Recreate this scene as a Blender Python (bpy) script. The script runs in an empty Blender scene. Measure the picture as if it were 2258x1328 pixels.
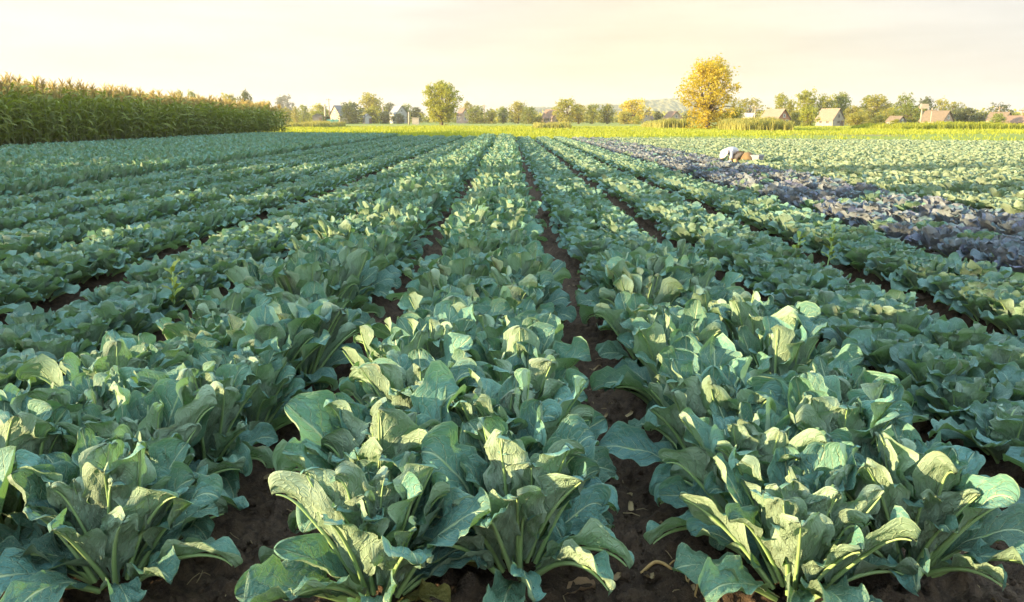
import bpy, math, random
import numpy as np
from mathutils import Matrix, Vector

C = bpy.context.scene.collection
scene = bpy.context.scene
R = math.radians
random.seed(7)
NP = np.random.default_rng(11)

# ------------------------------------------------------------------ camera
FPX, PW, PH = 1722.0, 2258.0, 1328.0
CAM_H, PITCH, YAW = 1.3, R(13.07), R(-0.23)
cam_d = bpy.data.cameras.new('camera')
cam_d.sensor_width = 36.0
cam_d.lens = 36.0 * FPX / PW
cam_d.clip_start, cam_d.clip_end = 0.05, 9000.0
cam_d.dof.use_dof = True
cam_d.dof.focus_distance = 2.9
cam_d.dof.aperture_fstop = 13.0
cam = bpy.data.objects.new('camera', cam_d)
C.objects.link(cam)
cam.location = (0, 0, CAM_H)
cam.rotation_euler = (math.pi / 2 - PITCH, 0, YAW)
scene.camera = cam
CAM_R = Matrix.Rotation(YAW, 3, 'Z') @ Matrix.Rotation(math.pi / 2 - PITCH, 3, 'X')

# ------------------------------------------------------------------ light
SUN_EL, SUN_AZ = R(7.0), R(-108.0)          # azimuth from +Y, clockwise; the sun is low on the left
sun_dir = Vector((math.sin(SUN_AZ) * math.cos(SUN_EL), math.cos(SUN_AZ) * math.cos(SUN_EL), math.sin(SUN_EL)))
sl = bpy.data.lights.new('sun', 'SUN')
sl.energy = 5.0
sl.color = (1.0, 0.76, 0.41)
sl.angle = R(0.5)
so = bpy.data.objects.new('sun', sl)
C.objects.link(so)
so.rotation_euler = sun_dir.to_track_quat('Z', 'Y').to_euler()

world = bpy.data.worlds.new('World')
scene.world = world
world.use_nodes = True
wn = world.node_tree
wn.nodes.clear()
def wnode(t, **k):
    n = wn.nodes.new(t)
    for a, b in k.items():
        setattr(n, a, b)
    return n
w_out = wnode('ShaderNodeOutputWorld')
w_bg = wnode('ShaderNodeBackground')
w_sky = wnode('ShaderNodeTexSky', sky_type='NISHITA')
w_sky.sun_disc = False
w_sky.sun_elevation, w_sky.sun_rotation = SUN_EL, SUN_AZ
w_sky.dust_density, w_sky.air_density, w_sky.ozone_density = 2.0, 1.0, 2.0
w_bg.inputs['Strength'].default_value = 0.056
SKY_GAIN = 1.0
w_tc = wnode('ShaderNodeTexCoord')
w_sep = wnode('ShaderNodeSeparateXYZ')
wn.links.new(w_tc.outputs['Generated'], w_sep.inputs[0])
# thin high haze over the whole sky: cream on the sun's side, greyer and pinker away from it
w_side = wnode('ShaderNodeMapRange')
w_side.inputs['From Min'].default_value, w_side.inputs['From Max'].default_value = -0.62, 0.62
wn.links.new(w_sep.outputs['X'], w_side.inputs['Value'])
w_low = wnode('ShaderNodeMix', data_type='RGBA')
w_low.inputs['A'].default_value = (3.95, 3.5, 2.85, 1)
w_low.inputs['B'].default_value = (3.2, 3.0, 2.72, 1)
wn.links.new(w_side.outputs[0], w_low.inputs['Factor'])
w_mid = wnode('ShaderNodeMix', data_type='RGBA')
w_mid.inputs['A'].default_value = (4.5, 4.28, 3.88, 1)
w_mid.inputs['B'].default_value = (3.5, 3.4, 3.28, 1)
wn.links.new(w_side.outputs[0], w_mid.inputs['Factor'])
w_up = wnode('ShaderNodeMapRange')
w_up.inputs['From Min'].default_value, w_up.inputs['From Max'].default_value = 0.02, 0.15
wn.links.new(w_sep.outputs['Z'], w_up.inputs['Value'])
w_hz = wnode('ShaderNodeMix', data_type='RGBA')
wn.links.new(w_up.outputs[0], w_hz.inputs['Factor'])
wn.links.new(w_low.outputs['Result'], w_hz.inputs['A'])
wn.links.new(w_mid.outputs['Result'], w_hz.inputs['B'])
# a warmer, yellower patch low in the sky right of centre
w_dot = wnode('ShaderNodeVectorMath', operation='DOT_PRODUCT')
w_dot.inputs[1].default_value = (math.sin(R(10.5)), math.cos(R(10.5)), 0.02)
wn.links.new(w_tc.outputs['Generated'], w_dot.inputs[0])
w_pow = wnode('ShaderNodeMath', operation='POWER')
w_pow.inputs[1].default_value = 34.0
wn.links.new(w_dot.outputs['Value'], w_pow.inputs[0])
w_pf = wnode('ShaderNodeMath', operation='MULTIPLY')
w_pf.use_clamp = True
w_pf.inputs[1].default_value = 0.75
wn.links.new(w_pow.outputs[0], w_pf.inputs[0])
w_gl = wnode('ShaderNodeMix', data_type='RGBA')
w_gl.inputs['B'].default_value = (4.3, 3.75, 2.5, 1)
wn.links.new(w_pf.outputs[0], w_gl.inputs['Factor'])
wn.links.new(w_hz.outputs['Result'], w_gl.inputs['A'])
# faint streaky cloud
w_map = wnode('ShaderNodeMapping')
w_map.inputs['Scale'].default_value = (2.2, 2.2, 16.0)
wn.links.new(w_tc.outputs['Generated'], w_map.inputs['Vector'])
w_ns = wnode('ShaderNodeTexNoise')
w_ns.inputs['Scale'].default_value = 2.2
w_ns.inputs['Detail'].default_value = 6
wn.links.new(w_map.outputs[0], w_ns.inputs['Vector'])
w_cl = wnode('ShaderNodeMapRange')
w_cl.inputs['From Min'].default_value, w_cl.inputs['From Max'].default_value = 0.35, 0.7
w_cl.inputs['To Min'].default_value, w_cl.inputs['To Max'].default_value = 1.04, 0.89
wn.links.new(w_ns.outputs['Fac'], w_cl.inputs['Value'])
w_mul = wnode('ShaderNodeMix', data_type='RGBA', blend_type='MULTIPLY')
w_mul.inputs['Factor'].default_value = 1.0
wn.links.new(w_gl.outputs['Result'], w_mul.inputs['A'])
wn.links.new(w_cl.outputs[0], w_mul.inputs['B'])
# higher up the haze is bright and faintly blue, the clear sky showing through a little
w_topf = wnode('ShaderNodeMapRange', interpolation_type='SMOOTHSTEP')
w_topf.inputs['From Min'].default_value, w_topf.inputs['From Max'].default_value = 0.17, 0.60
wn.links.new(w_sep.outputs['Z'], w_topf.inputs['Value'])
w_top = wnode('ShaderNodeMix', data_type='RGBA')
w_top.inputs['B'].default_value = (8.0, 10.2, 12.0, 1)
wn.links.new(w_topf.outputs[0], w_top.inputs['Factor'])
wn.links.new(w_mul.outputs['Result'], w_top.inputs['A'])
w_fade = wnode('ShaderNodeMapRange', interpolation_type='SMOOTHSTEP')
w_fade.inputs['From Min'].default_value, w_fade.inputs['From Max'].default_value = 0.16, 0.75
w_fade.inputs['To Min'].default_value, w_fade.inputs['To Max'].default_value = 0.93, 0.90
wn.links.new(w_sep.outputs['Z'], w_fade.inputs['Value'])
w_skyg = wnode('ShaderNodeMix', data_type='RGBA', blend_type='MULTIPLY')
w_skyg.inputs['Factor'].default_value = 1.0
w_skyg.inputs['B'].default_value = (SKY_GAIN * 1.6, SKY_GAIN * 1.6, SKY_GAIN * 1.6, 1)
wn.links.new(w_sky.outputs[0], w_skyg.inputs['A'])
w_fin = wnode('ShaderNodeMix', data_type='RGBA')
wn.links.new(w_fade.outputs[0], w_fin.inputs['Factor'])
wn.links.new(w_skyg.outputs['Result'], w_fin.inputs['A'])
wn.links.new(w_top.outputs['Result'], w_fin.inputs['B'])
wn.links.new(w_fin.outputs['Result'], w_bg.inputs['Color'])
wn.links.new(w_bg.outputs[0], w_out.inputs['Surface'])

vs = scene.view_settings
vs.view_transform, vs.look, vs.gamma, vs.exposure = 'Standard', 'None', 1.0, 2.15
vs.use_curve_mapping = False
scene.cycles.use_denoising = True
scene.cycles.max_bounces = 6
scene.cycles.transparent_max_bounces = 6

# ------------------------------------------------------------------ helpers
def ray(px, py):
    d = Vector(((px - PW / 2) / FPX, -(py - PH / 2) / FPX, -1.0))
    return CAM_R @ d
def at(px, Y, z=0.0):                      # the point on the ground at distance Y seen in image column px
    y_img = 264 + CAM_H * FPX / Y
    d = ray(px, y_img)
    return Vector((d.x / d.y * Y, Y, z))
def height_at(px, py, Y):
    d = ray(px, py)
    return CAM_H + d.z / d.y * Y
def project(P):
    q = CAM_R.transposed() @ (Vector(P) - Vector((0, 0, CAM_H)))
    if q.z > -0.05:
        return None
    return PW / 2 + q.x / -q.z * FPX, PH / 2 - q.y / -q.z * FPX, -q.z

class Acc:
    """collects quad geometry for one mesh"""
    def __init__(s):
        s.V, s.Q, s.M, s.UV, s.RN, s.n = [], [], [], [], [], 0
    def add(s, V, Q, mat=0, uv=None, rnd=0.5):
        V = np.asarray(V, float).reshape(-1, 3); Q = np.asarray(Q, int).reshape(-1, 4)
        s.V.append(V); s.Q.append(Q + s.n); s.M.append(np.full(len(Q), mat))
        s.UV.append(np.zeros((len(V), 2)) if uv is None else uv)
        s.RN.append(np.full(len(V), rnd) if np.isscalar(rnd) else np.asarray(rnd))
        s.n += len(V)
    def arrays(s):
        return (np.concatenate(s.V), np.concatenate(s.Q), np.concatenate(s.M), np.concatenate(s.UV), np.concatenate(s.RN))
    def mesh(s, name, mats, smooth=True):
        V, Q, M, UV, RN = s.arrays()
        return to_mesh(name, V, Q, M, UV, RN, mats, smooth)
    def box(s, c, size, rz=0.0, mat=0, taper=1.0):
        sx, sy, sz = [v / 2 for v in size]
        P = np.array([(x * (taper if z > 0 else 1), y * (taper if z > 0 else 1), z) for z in (-sz, sz) for x, y in ((-sx, -sy), (sx, -sy), (sx, sy), (-sx, sy))])
        P = P @ rotz(rz).T + np.array(c)
        s.add(P, [(0, 3, 2, 1), (4, 5, 6, 7), (0, 1, 5, 4), (1, 2, 6, 5), (2, 3, 7, 6), (3, 0, 4, 7)], mat)
    def tube(s, pts, rad, n=6, mat=0, cap=True):
        V, Q = tube(pts, rad, n, cap)
        s.add(V, Q, mat)

def rotz(a):
    c, q = math.cos(a), math.sin(a)
    return np.array([[c, -q, 0], [q, c, 0], [0, 0, 1.0]])

def to_mesh(name, V, Q, M, UV, RN, mats, smooth=True):
    me = bpy.data.meshes.new(name)
    nf = len(Q)
    me.vertices.add(len(V)); me.vertices.foreach_set('co', V.astype(np.float32).ravel())
    me.loops.add(nf * 4); me.loops.foreach_set('vertex_index', Q.astype(np.int32).ravel())
    me.polygons.add(nf)
    me.polygons.foreach_set('loop_start', np.arange(0, nf * 4, 4, dtype=np.int32))
    for m in mats:
        me.materials.append(m)
    me.polygons.foreach_set('material_index', M.astype(np.int32))
    me.polygons.foreach_set('use_smooth', np.full(nf, smooth))
    if UV is not None:
        ul = me.uv_layers.new(name='UVMap')
        ul.data.foreach_set('uv', UV[Q.ravel()].astype(np.float32).ravel())
    if RN is not None:
        a = me.attributes.new('rnd', 'FLOAT', 'POINT')
        a.data.foreach_set('value', RN.astype(np.float32))
    me.update(calc_edges=True)
    return me

def tube(pts, rad, n=6, cap=True):
    pts = np.asarray(pts, float); m = len(pts)
    rad = np.full(m, rad) if np.isscalar(rad) else np.asarray(rad, float)
    T = np.gradient(pts, axis=0); T /= np.linalg.norm(T, axis=1, keepdims=True) + 1e-9
    up = np.array([0, 0, 1.0]) if abs(T[0, 2]) < 0.9 else np.array([1.0, 0, 0])
    V = []
    for i in range(m):
        a = np.cross(T[i], up); a /= np.linalg.norm(a) + 1e-9
        b = np.cross(a, T[i])
        for k in range(n):
            th = 2 * math.pi * k / n
            V.append(pts[i] + rad[i] * (math.cos(th) * a + math.sin(th) * b))
    Q = [(i * n + k, (i + 1) * n + k, (i + 1) * n + (k + 1) % n, i * n + (k + 1) % n) for i in range(m - 1) for k in range(n)]
    V = list(V)
    if cap:
        for i, o in ((0, 1), (m - 1, 0)):
            c = len(V); V.append(pts[i])
            for k in range(0, n, 2):
                q = (c, i * n + k, i * n + (k + 1) % n, i * n + (k + 2) % n)
                Q.append(q if o else q[::-1])
    return np.array(V), np.array(Q)

def link(name, me, parent=None, loc=(0, 0, 0), rz=0.0, scale=None):
    o = bpy.data.objects.new(name, me); C.objects.link(o)
    o.location = loc; o.rotation_euler = (0, 0, rz)
    if scale is not None:
        o.scale = (scale,) * 3 if np.isscalar(scale) else scale
    if parent is not None:
        o.parent = parent
    return o
def tag(o, label=None, cat=None, group=None, kind=None):
    if label: o['label'] = label
    if cat: o['category'] = cat
    if group: o['group'] = group
    if kind: o['kind'] = kind
    return o

def vnoise(x, y, seed=0):                  # smooth value noise
    r = np.random.default_rng(seed); G = r.random((256, 256))
    xi, yi = np.floor(x).astype(int), np.floor(y).astype(int)
    fx, fy = x - xi, y - yi
    fx, fy = fx * fx * (3 - 2 * fx), fy * fy * (3 - 2 * fy)
    g = lambda i, j: G[(xi + i) % 256, (yi + j) % 256]
    return (g(0, 0) * (1 - fx) + g(1, 0) * fx) * (1 - fy) + (g(0, 1) * (1 - fx) + g(1, 1) * fx) * fy

# ------------------------------------------------------------------ materials
class NT:
    def __init__(s, name):
        s.m = bpy.data.materials.new(name); s.m.use_nodes = True
        s.t = s.m.node_tree; s.t.nodes.clear()
        s.out = s.n('ShaderNodeOutputMaterial')
    def n(s, t, ins=None, **k):
        n = s.t.nodes.new(t)
        for a, b in k.items(): setattr(n, a, b)
        for a, b in (ins or {}).items(): s.set(n.inputs[a], b)
        return n
    def set(s, sock, v):
        if hasattr(v, 'is_output'): s.t.links.new(v, sock)
        else: sock.default_value = v
    def math(s, op, a, b=0.0, c=0.0):
        n = s.n('ShaderNodeMath', operation=op)
        for i, v in enumerate((a, b, c)): s.set(n.inputs[i], v)
        return n.outputs[0]
    def rng(s, v, a, b, c=0.0, d=1.0, smooth=True):
        n = s.n('ShaderNodeMapRange', interpolation_type='SMOOTHSTEP' if smooth else 'LINEAR')
        for k, x in zip(('Value', 'From Min', 'From Max', 'To Min', 'To Max'), (v, a, b, c, d)): s.set(n.inputs[k], x)
        return n.outputs[0]
    def mix(s, f, a, b, blend='MIX'):
        n = s.n('ShaderNodeMix', data_type='RGBA', blend_type=blend)
        for k, v in (('Factor', f), ('A', a), ('B', b)):
            if isinstance(v, tuple) and len(v) == 3: v = (*v, 1)
            s.set(n.inputs[k], v)
        return n.outputs['Result']
    def noise(s, vec, scale, detail=3.0, rough=0.5):
        n = s.n('ShaderNodeTexNoise', {'Scale': scale, 'Detail': detail, 'Roughness': rough})
        if vec is not None: s.t.links.new(vec, n.inputs['Vector'])
        return n.outputs['Fac']

def leaf_material(name, upper, upper2, under, vein, trans, nv=8, vein_amt=0.92, rough=0.54, tr=0.17, spots=True, coat=0.0, slant=0.30):
    m = NT(name)
    uv = m.n('ShaderNodeUVMap', uv_map='UVMap').outputs[0]
    sp = m.n('ShaderNodeSeparateXYZ', {0: uv})
    t, s = sp.outputs[0], sp.outputs[1]
    at_ = m.math('ABSOLUTE', t)
    rnd = m.n('ShaderNodeAttribute', attribute_name='rnd').outputs['Fac']
    ornd = m.n('ShaderNodeObjectInfo').outputs['Random']
    oc = m.n('ShaderNodeTexCoord').outputs['Object']
    off = m.n('ShaderNodeCombineXYZ', {0: m.math('MULTIPLY', rnd, 13.0), 1: m.math('MULTIPLY', rnd, 31.0), 2: 0.0}).outputs[0]
    uvo = m.n('ShaderNodeVectorMath', {0: uv, 1: off}, operation='ADD').outputs[0]
    nz = m.noise(uvo, 3.0, 3)
    # vein pattern
    mid = m.rng(at_, 0.015, 0.07, 1.0, 0.0)
    side = m.math('MULTIPLY', m.math('GREATER_THAN', t, 0.0), 0.5)
    ph = m.math('ADD', m.math('MULTIPLY', m.math('SUBTRACT', s, m.math('MULTIPLY', at_, slant)), float(nv)), side)
    ph = m.math('ADD', ph, m.math('MULTIPLY', m.math('SUBTRACT', nz, 0.5), 1.1))
    d = m.math('MULTIPLY', m.math('ABSOLUTE', m.math('SUBTRACT', m.math('FRACT', ph), 0.5)), 2.0)
    wid = m.math('ADD', 0.80, m.math('MULTIPLY', at_, 0.13))
    sec = m.math('MULTIPLY', m.rng(d, wid, 0.99), m.rng(at_, 1.0, 0.5, 0.15, 1.0))
    mp = m.n('ShaderNodeMapping', {'Vector': uvo, 'Scale': (2.6, 6.0, 1.0)}).outputs[0]
    vo = m.n('ShaderNodeTexVoronoi', {'Vector': mp, 'Scale': 2.6}, feature='DISTANCE_TO_EDGE').outputs['Distance']
    ter = m.rng(vo, 0.0, 0.09, 1.0, 0.0)
    v1 = m.math('MAXIMUM', mid, m.math('MULTIPLY', sec, 0.75))
    veins = m.math('MAXIMUM', v1, m.math('MULTIPLY', ter, 0.26))
    vm = m.math('MULTIPLY', veins, vein_amt)
    # colour
    col = m.mix(m.rng(m.math('ADD', m.math('MULTIPLY', rnd, 0.7), m.math('MULTIPLY', nz, 0.5)), 0.2, 0.95, smooth=False), upper, upper2)
    col = m.mix(m.math('MULTIPLY', m.rng(m.noise(oc, 9.0, 4), 0.42, 0.7), 0.35), col, tuple(0.62 * c for c in upper))
    und = m.mix(m.rng(nz, 0.3, 0.7), under, tuple(0.78 * c for c in under))
    bf = m.n('ShaderNodeNewGeometry').outputs['Backfacing']
    col = m.mix(bf, col, und)
    hsv = m.n('ShaderNodeHueSaturation', {'Hue': m.rng(ornd, 0, 1, 0.485, 0.515, False), 'Saturation': m.rng(rnd, 0, 1, 0.88, 1.10, False), 'Value': m.rng(m.math('FRACT', m.math('MULTIPLY', rnd, 7.3)), 0, 1, 0.72, 1.25, False), 'Color': col}).outputs[0]
    edge = m.rng(at_, 0.93, 1.0)
    col = m.mix(m.math('MULTIPLY', edge, 0.35), hsv, vein)
    col = m.mix(vm, col, vein)
    if spots:
        sv = m.n('ShaderNodeTexVoronoi', {'Vector': mp, 'Scale': 4.5}).outputs
        few = m.math('GREATER_THAN', m.n('ShaderNodeSeparateColor', {0: sv['Color']}).outputs[0], 0.86)
        spot = m.math('MULTIPLY', m.rng(sv['Distance'], 0.10, 0.16, 1.0, 0.0), few)
        col = m.mix(m.math('MULTIPLY', spot, 0.7), col, (0.42, 0.40, 0.27))
        # dry browned patches along some margins
        dry = m.math('MULTIPLY', m.rng(at_, 0.72, 1.0), m.math('MULTIPLY', m.rng(m.noise(uvo, 5.0, 4), 0.60, 0.72), 0.55))
        col = m.mix(dry, col, (0.30, 0.25, 0.12))
    h = m.math('ADD', m.math('MULTIPLY', veins, -0.7), m.math('MULTIPLY', m.noise(uvo, 11.0, 5, 0.6), 1.1))
    bump = m.n('ShaderNodeBump', {'Strength': 1.0, 'Distance': 0.0065, 'Height': h}).outputs[0]
    p = m.n('ShaderNodeBsdfPrincipled', {'Base Color': col, 'Roughness': m.rng(nz, 0.3, 0.7, rough - 0.08, rough + 0.14), 'Normal': bump, 'Specular IOR Level': 0.32})
    tl = m.n('ShaderNodeBsdfTranslucent', {'Color': m.mix(vm, (*trans, 1), tuple(0.7 * c for c in vein)), 'Normal': bump})
    mx = m.n('ShaderNodeMixShader', {0: tr, 1: p.outputs[0], 2: tl.outputs[0]})
    if spots and nv == 8:                    # holes eaten by insects
        hv = m.n('ShaderNodeTexVoronoi', {'Vector': m.n('ShaderNodeVectorMath', {0: mp, 1: (5.3, 2.1, 0.0)}, operation='ADD').outputs[0], 'Scale': 2.4}).outputs
        hf = m.math('GREATER_THAN', m.n('ShaderNodeSeparateColor', {0: hv['Color']}).outputs[1], 0.93)
        hd = m.math('ADD', hv['Distance'], m.math('MULTIPLY', m.math('SUBTRACT', m.noise(uvo, 14.0, 2), 0.5), 0.14))
        hole = m.math('MULTIPLY', m.math('LESS_THAN', hd, 0.13), m.math('MULTIPLY', hf, m.math('LESS_THAN', at_, 0.9)))
        mx = m.n('ShaderNodeMixShader', {0: hole, 1: mx.outputs[0], 2: m.n('ShaderNodeBsdfTransparent').outputs[0]})
    m.t.links.new(mx.outputs[0], m.out.inputs['Surface'])
    return m.m

def simple_material(name, c1, c2, scale=6.0, rough=0.75, bump=0.3, bdist=0.02, spec=0.3, trans=None, tr=0.25, rnd=False, stretch=None, metal=0.0):
    m = NT(name)
    oc = m.n('ShaderNodeTexCoord').outputs['Object']
    if stretch: oc = m.n('ShaderNodeMapping', {'Vector': oc, 'Scale': stretch}).outputs[0]
    f = m.noise(oc, scale, 5, 0.6)
    f2 = m.rng(f, 0.3, 0.7)
    if rnd:
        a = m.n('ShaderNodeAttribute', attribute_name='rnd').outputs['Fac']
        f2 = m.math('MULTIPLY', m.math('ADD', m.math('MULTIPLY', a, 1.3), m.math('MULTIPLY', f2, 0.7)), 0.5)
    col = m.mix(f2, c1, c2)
    if rnd:
        ornd = m.n('ShaderNodeObjectInfo').outputs['Random']
        col = m.n('ShaderNodeHueSaturation', {'Hue': m.rng(ornd, 0, 1, 0.485, 0.51, False), 'Value': m.rng(ornd, 0, 1, 0.85, 1.15, False), 'Color': col}).outputs[0]
    b = m.n('ShaderNodeBump', {'Strength': bump, 'Distance': bdist, 'Height': f}).outputs[0]
    p = m.n('ShaderNodeBsdfPrincipled', {'Base Color': col, 'Roughness': rough, 'Specular IOR Level': spec, 'Normal': b, 'Metallic': metal})
    sh = p.outputs[0]
    if trans:
        tl = m.n('ShaderNodeBsdfTranslucent', {'Color': (*trans, 1)})
        sh = m.n('ShaderNodeMixShader', {0: tr, 1: sh, 2: tl.outputs[0]}).outputs[0]
    m.t.links.new(sh, m.out.inputs['Surface'])
    return m.m

def soil_material():
    m = NT('soil')
    pos = m.n('ShaderNodeNewGeometry').outputs['Position']
    a = m.noise(pos, 1.1, 4); b = m.noise(pos, 26.0, 6, 0.65); c = m.noise(pos, 150.0, 4, 0.6)
    col = m.mix(m.rng(a, 0.3, 0.7), (0.074, 0.049, 0.031), (0.125, 0.088, 0.058))
    col = m.mix(m.rng(b, 0.35, 0.68), col, (0.045, 0.032, 0.024))
    col = m.mix(m.math('MULTIPLY', m.rng(c, 0.52, 0.75), 0.6), col, (0.155, 0.12, 0.09))
    h = m.math('ADD', b, m.math('MULTIPLY', c, 0.35))
    bp = m.n('ShaderNodeBump', {'Strength': 1.0, 'Distance': 0.03, 'Height': h}).outputs[0]
    p = m.n('ShaderNodeBsdfPrincipled', {'Base Color': col, 'Roughness': 0.95, 'Specular IOR Level': 0.15, 'Normal': bp})
    m.t.links.new(p.outputs[0], m.out.inputs['Surface'])
    return m.m

def ground_material(name, cols, scales=(0.035, 0.5, 6.0)):
    m = NT(name)
    pos = m.n('ShaderNodeNewGeometry').outputs['Position']
    st = m.n('ShaderNodeMapping', {'Vector': pos, 'Scale': (0.35, 1.0, 1.0)}).outputs[0]
    a, b, c = m.noise(st, scales[0], 4), m.noise(pos, scales[1], 5, 0.6), m.noise(pos, scales[2], 4, 0.6)
    col = m.mix(m.rng(a, 0.4, 0.6), cols[0], cols[1])
    col = m.mix(m.math('MULTIPLY', m.rng(b, 0.42, 0.68), 0.7), col, cols[2])
    col = m.mix(m.math('MULTIPLY', m.rng(c, 0.45, 0.7), 0.5), col, tuple(0.6 * x for x in cols[0]))
    bp = m.n('ShaderNodeBump', {'Strength': 0.8, 'Distance': 0.2, 'Height': b}).outputs[0]
    p = m.n('ShaderNodeBsdfPrincipled', {'Base Color': col, 'Roughness': 0.9, 'Specular IOR Level': 0.15, 'Normal': bp})
    m.t.links.new(p.outputs[0], m.out.inputs['Surface'])
    return m.m

M = {}
M['cauli'] = leaf_material('cauliflower_leaf', (0.092, 0.222, 0.148), (0.096, 0.205, 0.190), (0.225, 0.320, 0.225), (0.35, 0.46, 0.28), (0.18, 0.40, 0.08), nv=8)
M['cabb'] = leaf_material('cabbage_leaf', (0.088, 0.202, 0.145), (0.112, 0.215, 0.200), (0.20, 0.29, 0.215), (0.32, 0.42, 0.32), (0.20, 0.40, 0.08), nv=7, vein_amt=0.5, rough=0.42, slant=0.65)
M['red'] = leaf_material('red_cabbage_leaf', (0.085, 0.175, 0.180), (0.145, 0.160, 0.235), (0.20, 0.24, 0.28), (0.26, 0.20, 0.28), (0.22, 0.20, 0.14), nv=7, vein_amt=0.45, rough=0.34, tr=0.12, slant=0.65)
M['pale'] = leaf_material('sunlit_cabbage_leaf', (0.150, 0.245, 0.150), (0.185, 0.255, 0.190), (0.24, 0.31, 0.22), (0.36, 0.44, 0.34), (0.24, 0.40, 0.10), nv=7, vein_amt=0.5, rough=0.42, slant=0.65)  # cabbage leaf copy for the right-hand rows, sunlight put into its lighter colour
M['yellow'] = leaf_material('yellowed_leaf', (0.24, 0.20, 0.03), (0.12, 0.17, 0.04), (0.22, 0.20, 0.06), (0.28, 0.26, 0.09), (0.25, 0.2, 0.03), nv=8)
M['stalk'] = simple_material('leaf_stalk', (0.20, 0.32, 0.11), (0.27, 0.38, 0.17), 8, 0.45, 0.2, 0.003, 0.4)
M['soil'] = soil_material()
M['clod'] = simple_material('soil_clod', (0.05, 0.036, 0.027), (0.115, 0.088, 0.066), 30, 0.95, 0.8, 0.01, 0.1, rnd=True)
M['meadow'] = ground_material('meadow', [(0.20, 0.24, 0.035), (0.27, 0.26, 0.06), (0.14, 0.19, 0.03)])
M['ground'] = ground_material('ground', [(0.16, 0.20, 0.04), (0.22, 0.21, 0.06), (0.12, 0.15, 0.03)], (0.01, 0.1, 1.0))
M['grass'] = simple_material('grass', (0.19, 0.235, 0.028), (0.28, 0.29, 0.04), 0.3, 0.7, 0.0, trans=(0.44, 0.46, 0.02), tr=0.38, rnd=True)
M['pale_crop'] = simple_material('pale_crop', (0.24, 0.25, 0.06), (0.34, 0.31, 0.09), 0.3, 0.7, 0.0, trans=(0.38, 0.36, 0.07), tr=0.35, rnd=True)
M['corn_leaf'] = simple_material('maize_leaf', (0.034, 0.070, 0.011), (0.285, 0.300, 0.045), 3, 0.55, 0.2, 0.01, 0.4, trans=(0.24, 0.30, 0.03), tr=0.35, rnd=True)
M['corn_stalk'] = simple_material('maize_stalk', (0.11, 0.16, 0.045), (0.20, 0.21, 0.07), 5, 0.6, 0.2, 0.01)
M['tassel'] = simple_material('maize_tassel', (0.46, 0.38, 0.12), (0.58, 0.48, 0.19), 6, 0.8, 0.1, 0.01, trans=(0.5, 0.34, 0.10), tr=0.4, rnd=True)
M['bark'] = simple_material('bark', (0.07, 0.055, 0.04), (0.14, 0.11, 0.08), 4, 0.9, 0.6, 0.05, stretch=(3, 3, 0.6))
def crown_mat(n, a, b, t): M[n] = simple_material(n, a, b, 0.6, 0.6, 0.0, trans=t, tr=0.42, rnd=True, spec=0.35)
crown_mat('crown_green', (0.095, 0.130, 0.024), (0.205, 0.225, 0.045), (0.30, 0.32, 0.04))
crown_mat('crown_dark', (0.055, 0.075, 0.032), (0.110, 0.125, 0.050), (0.14, 0.16, 0.04))
crown_mat('crown_olive', (0.165, 0.165, 0.028), (0.300, 0.280, 0.055), (0.44, 0.40, 0.04))
crown_mat('crown_lime', (0.140, 0.160, 0.018), (0.280, 0.280, 0.040), (0.42, 0.41, 0.03))
crown_mat('crown_gold', (0.310, 0.275, 0.020), (0.470, 0.410, 0.040), (0.72, 0.55, 0.03))
crown_mat('crown_hazy', (0.085, 0.105, 0.080), (0.120, 0.140, 0.105), (0.14, 0.16, 0.08))  # distance haze mixed into the leaf colour

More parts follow.
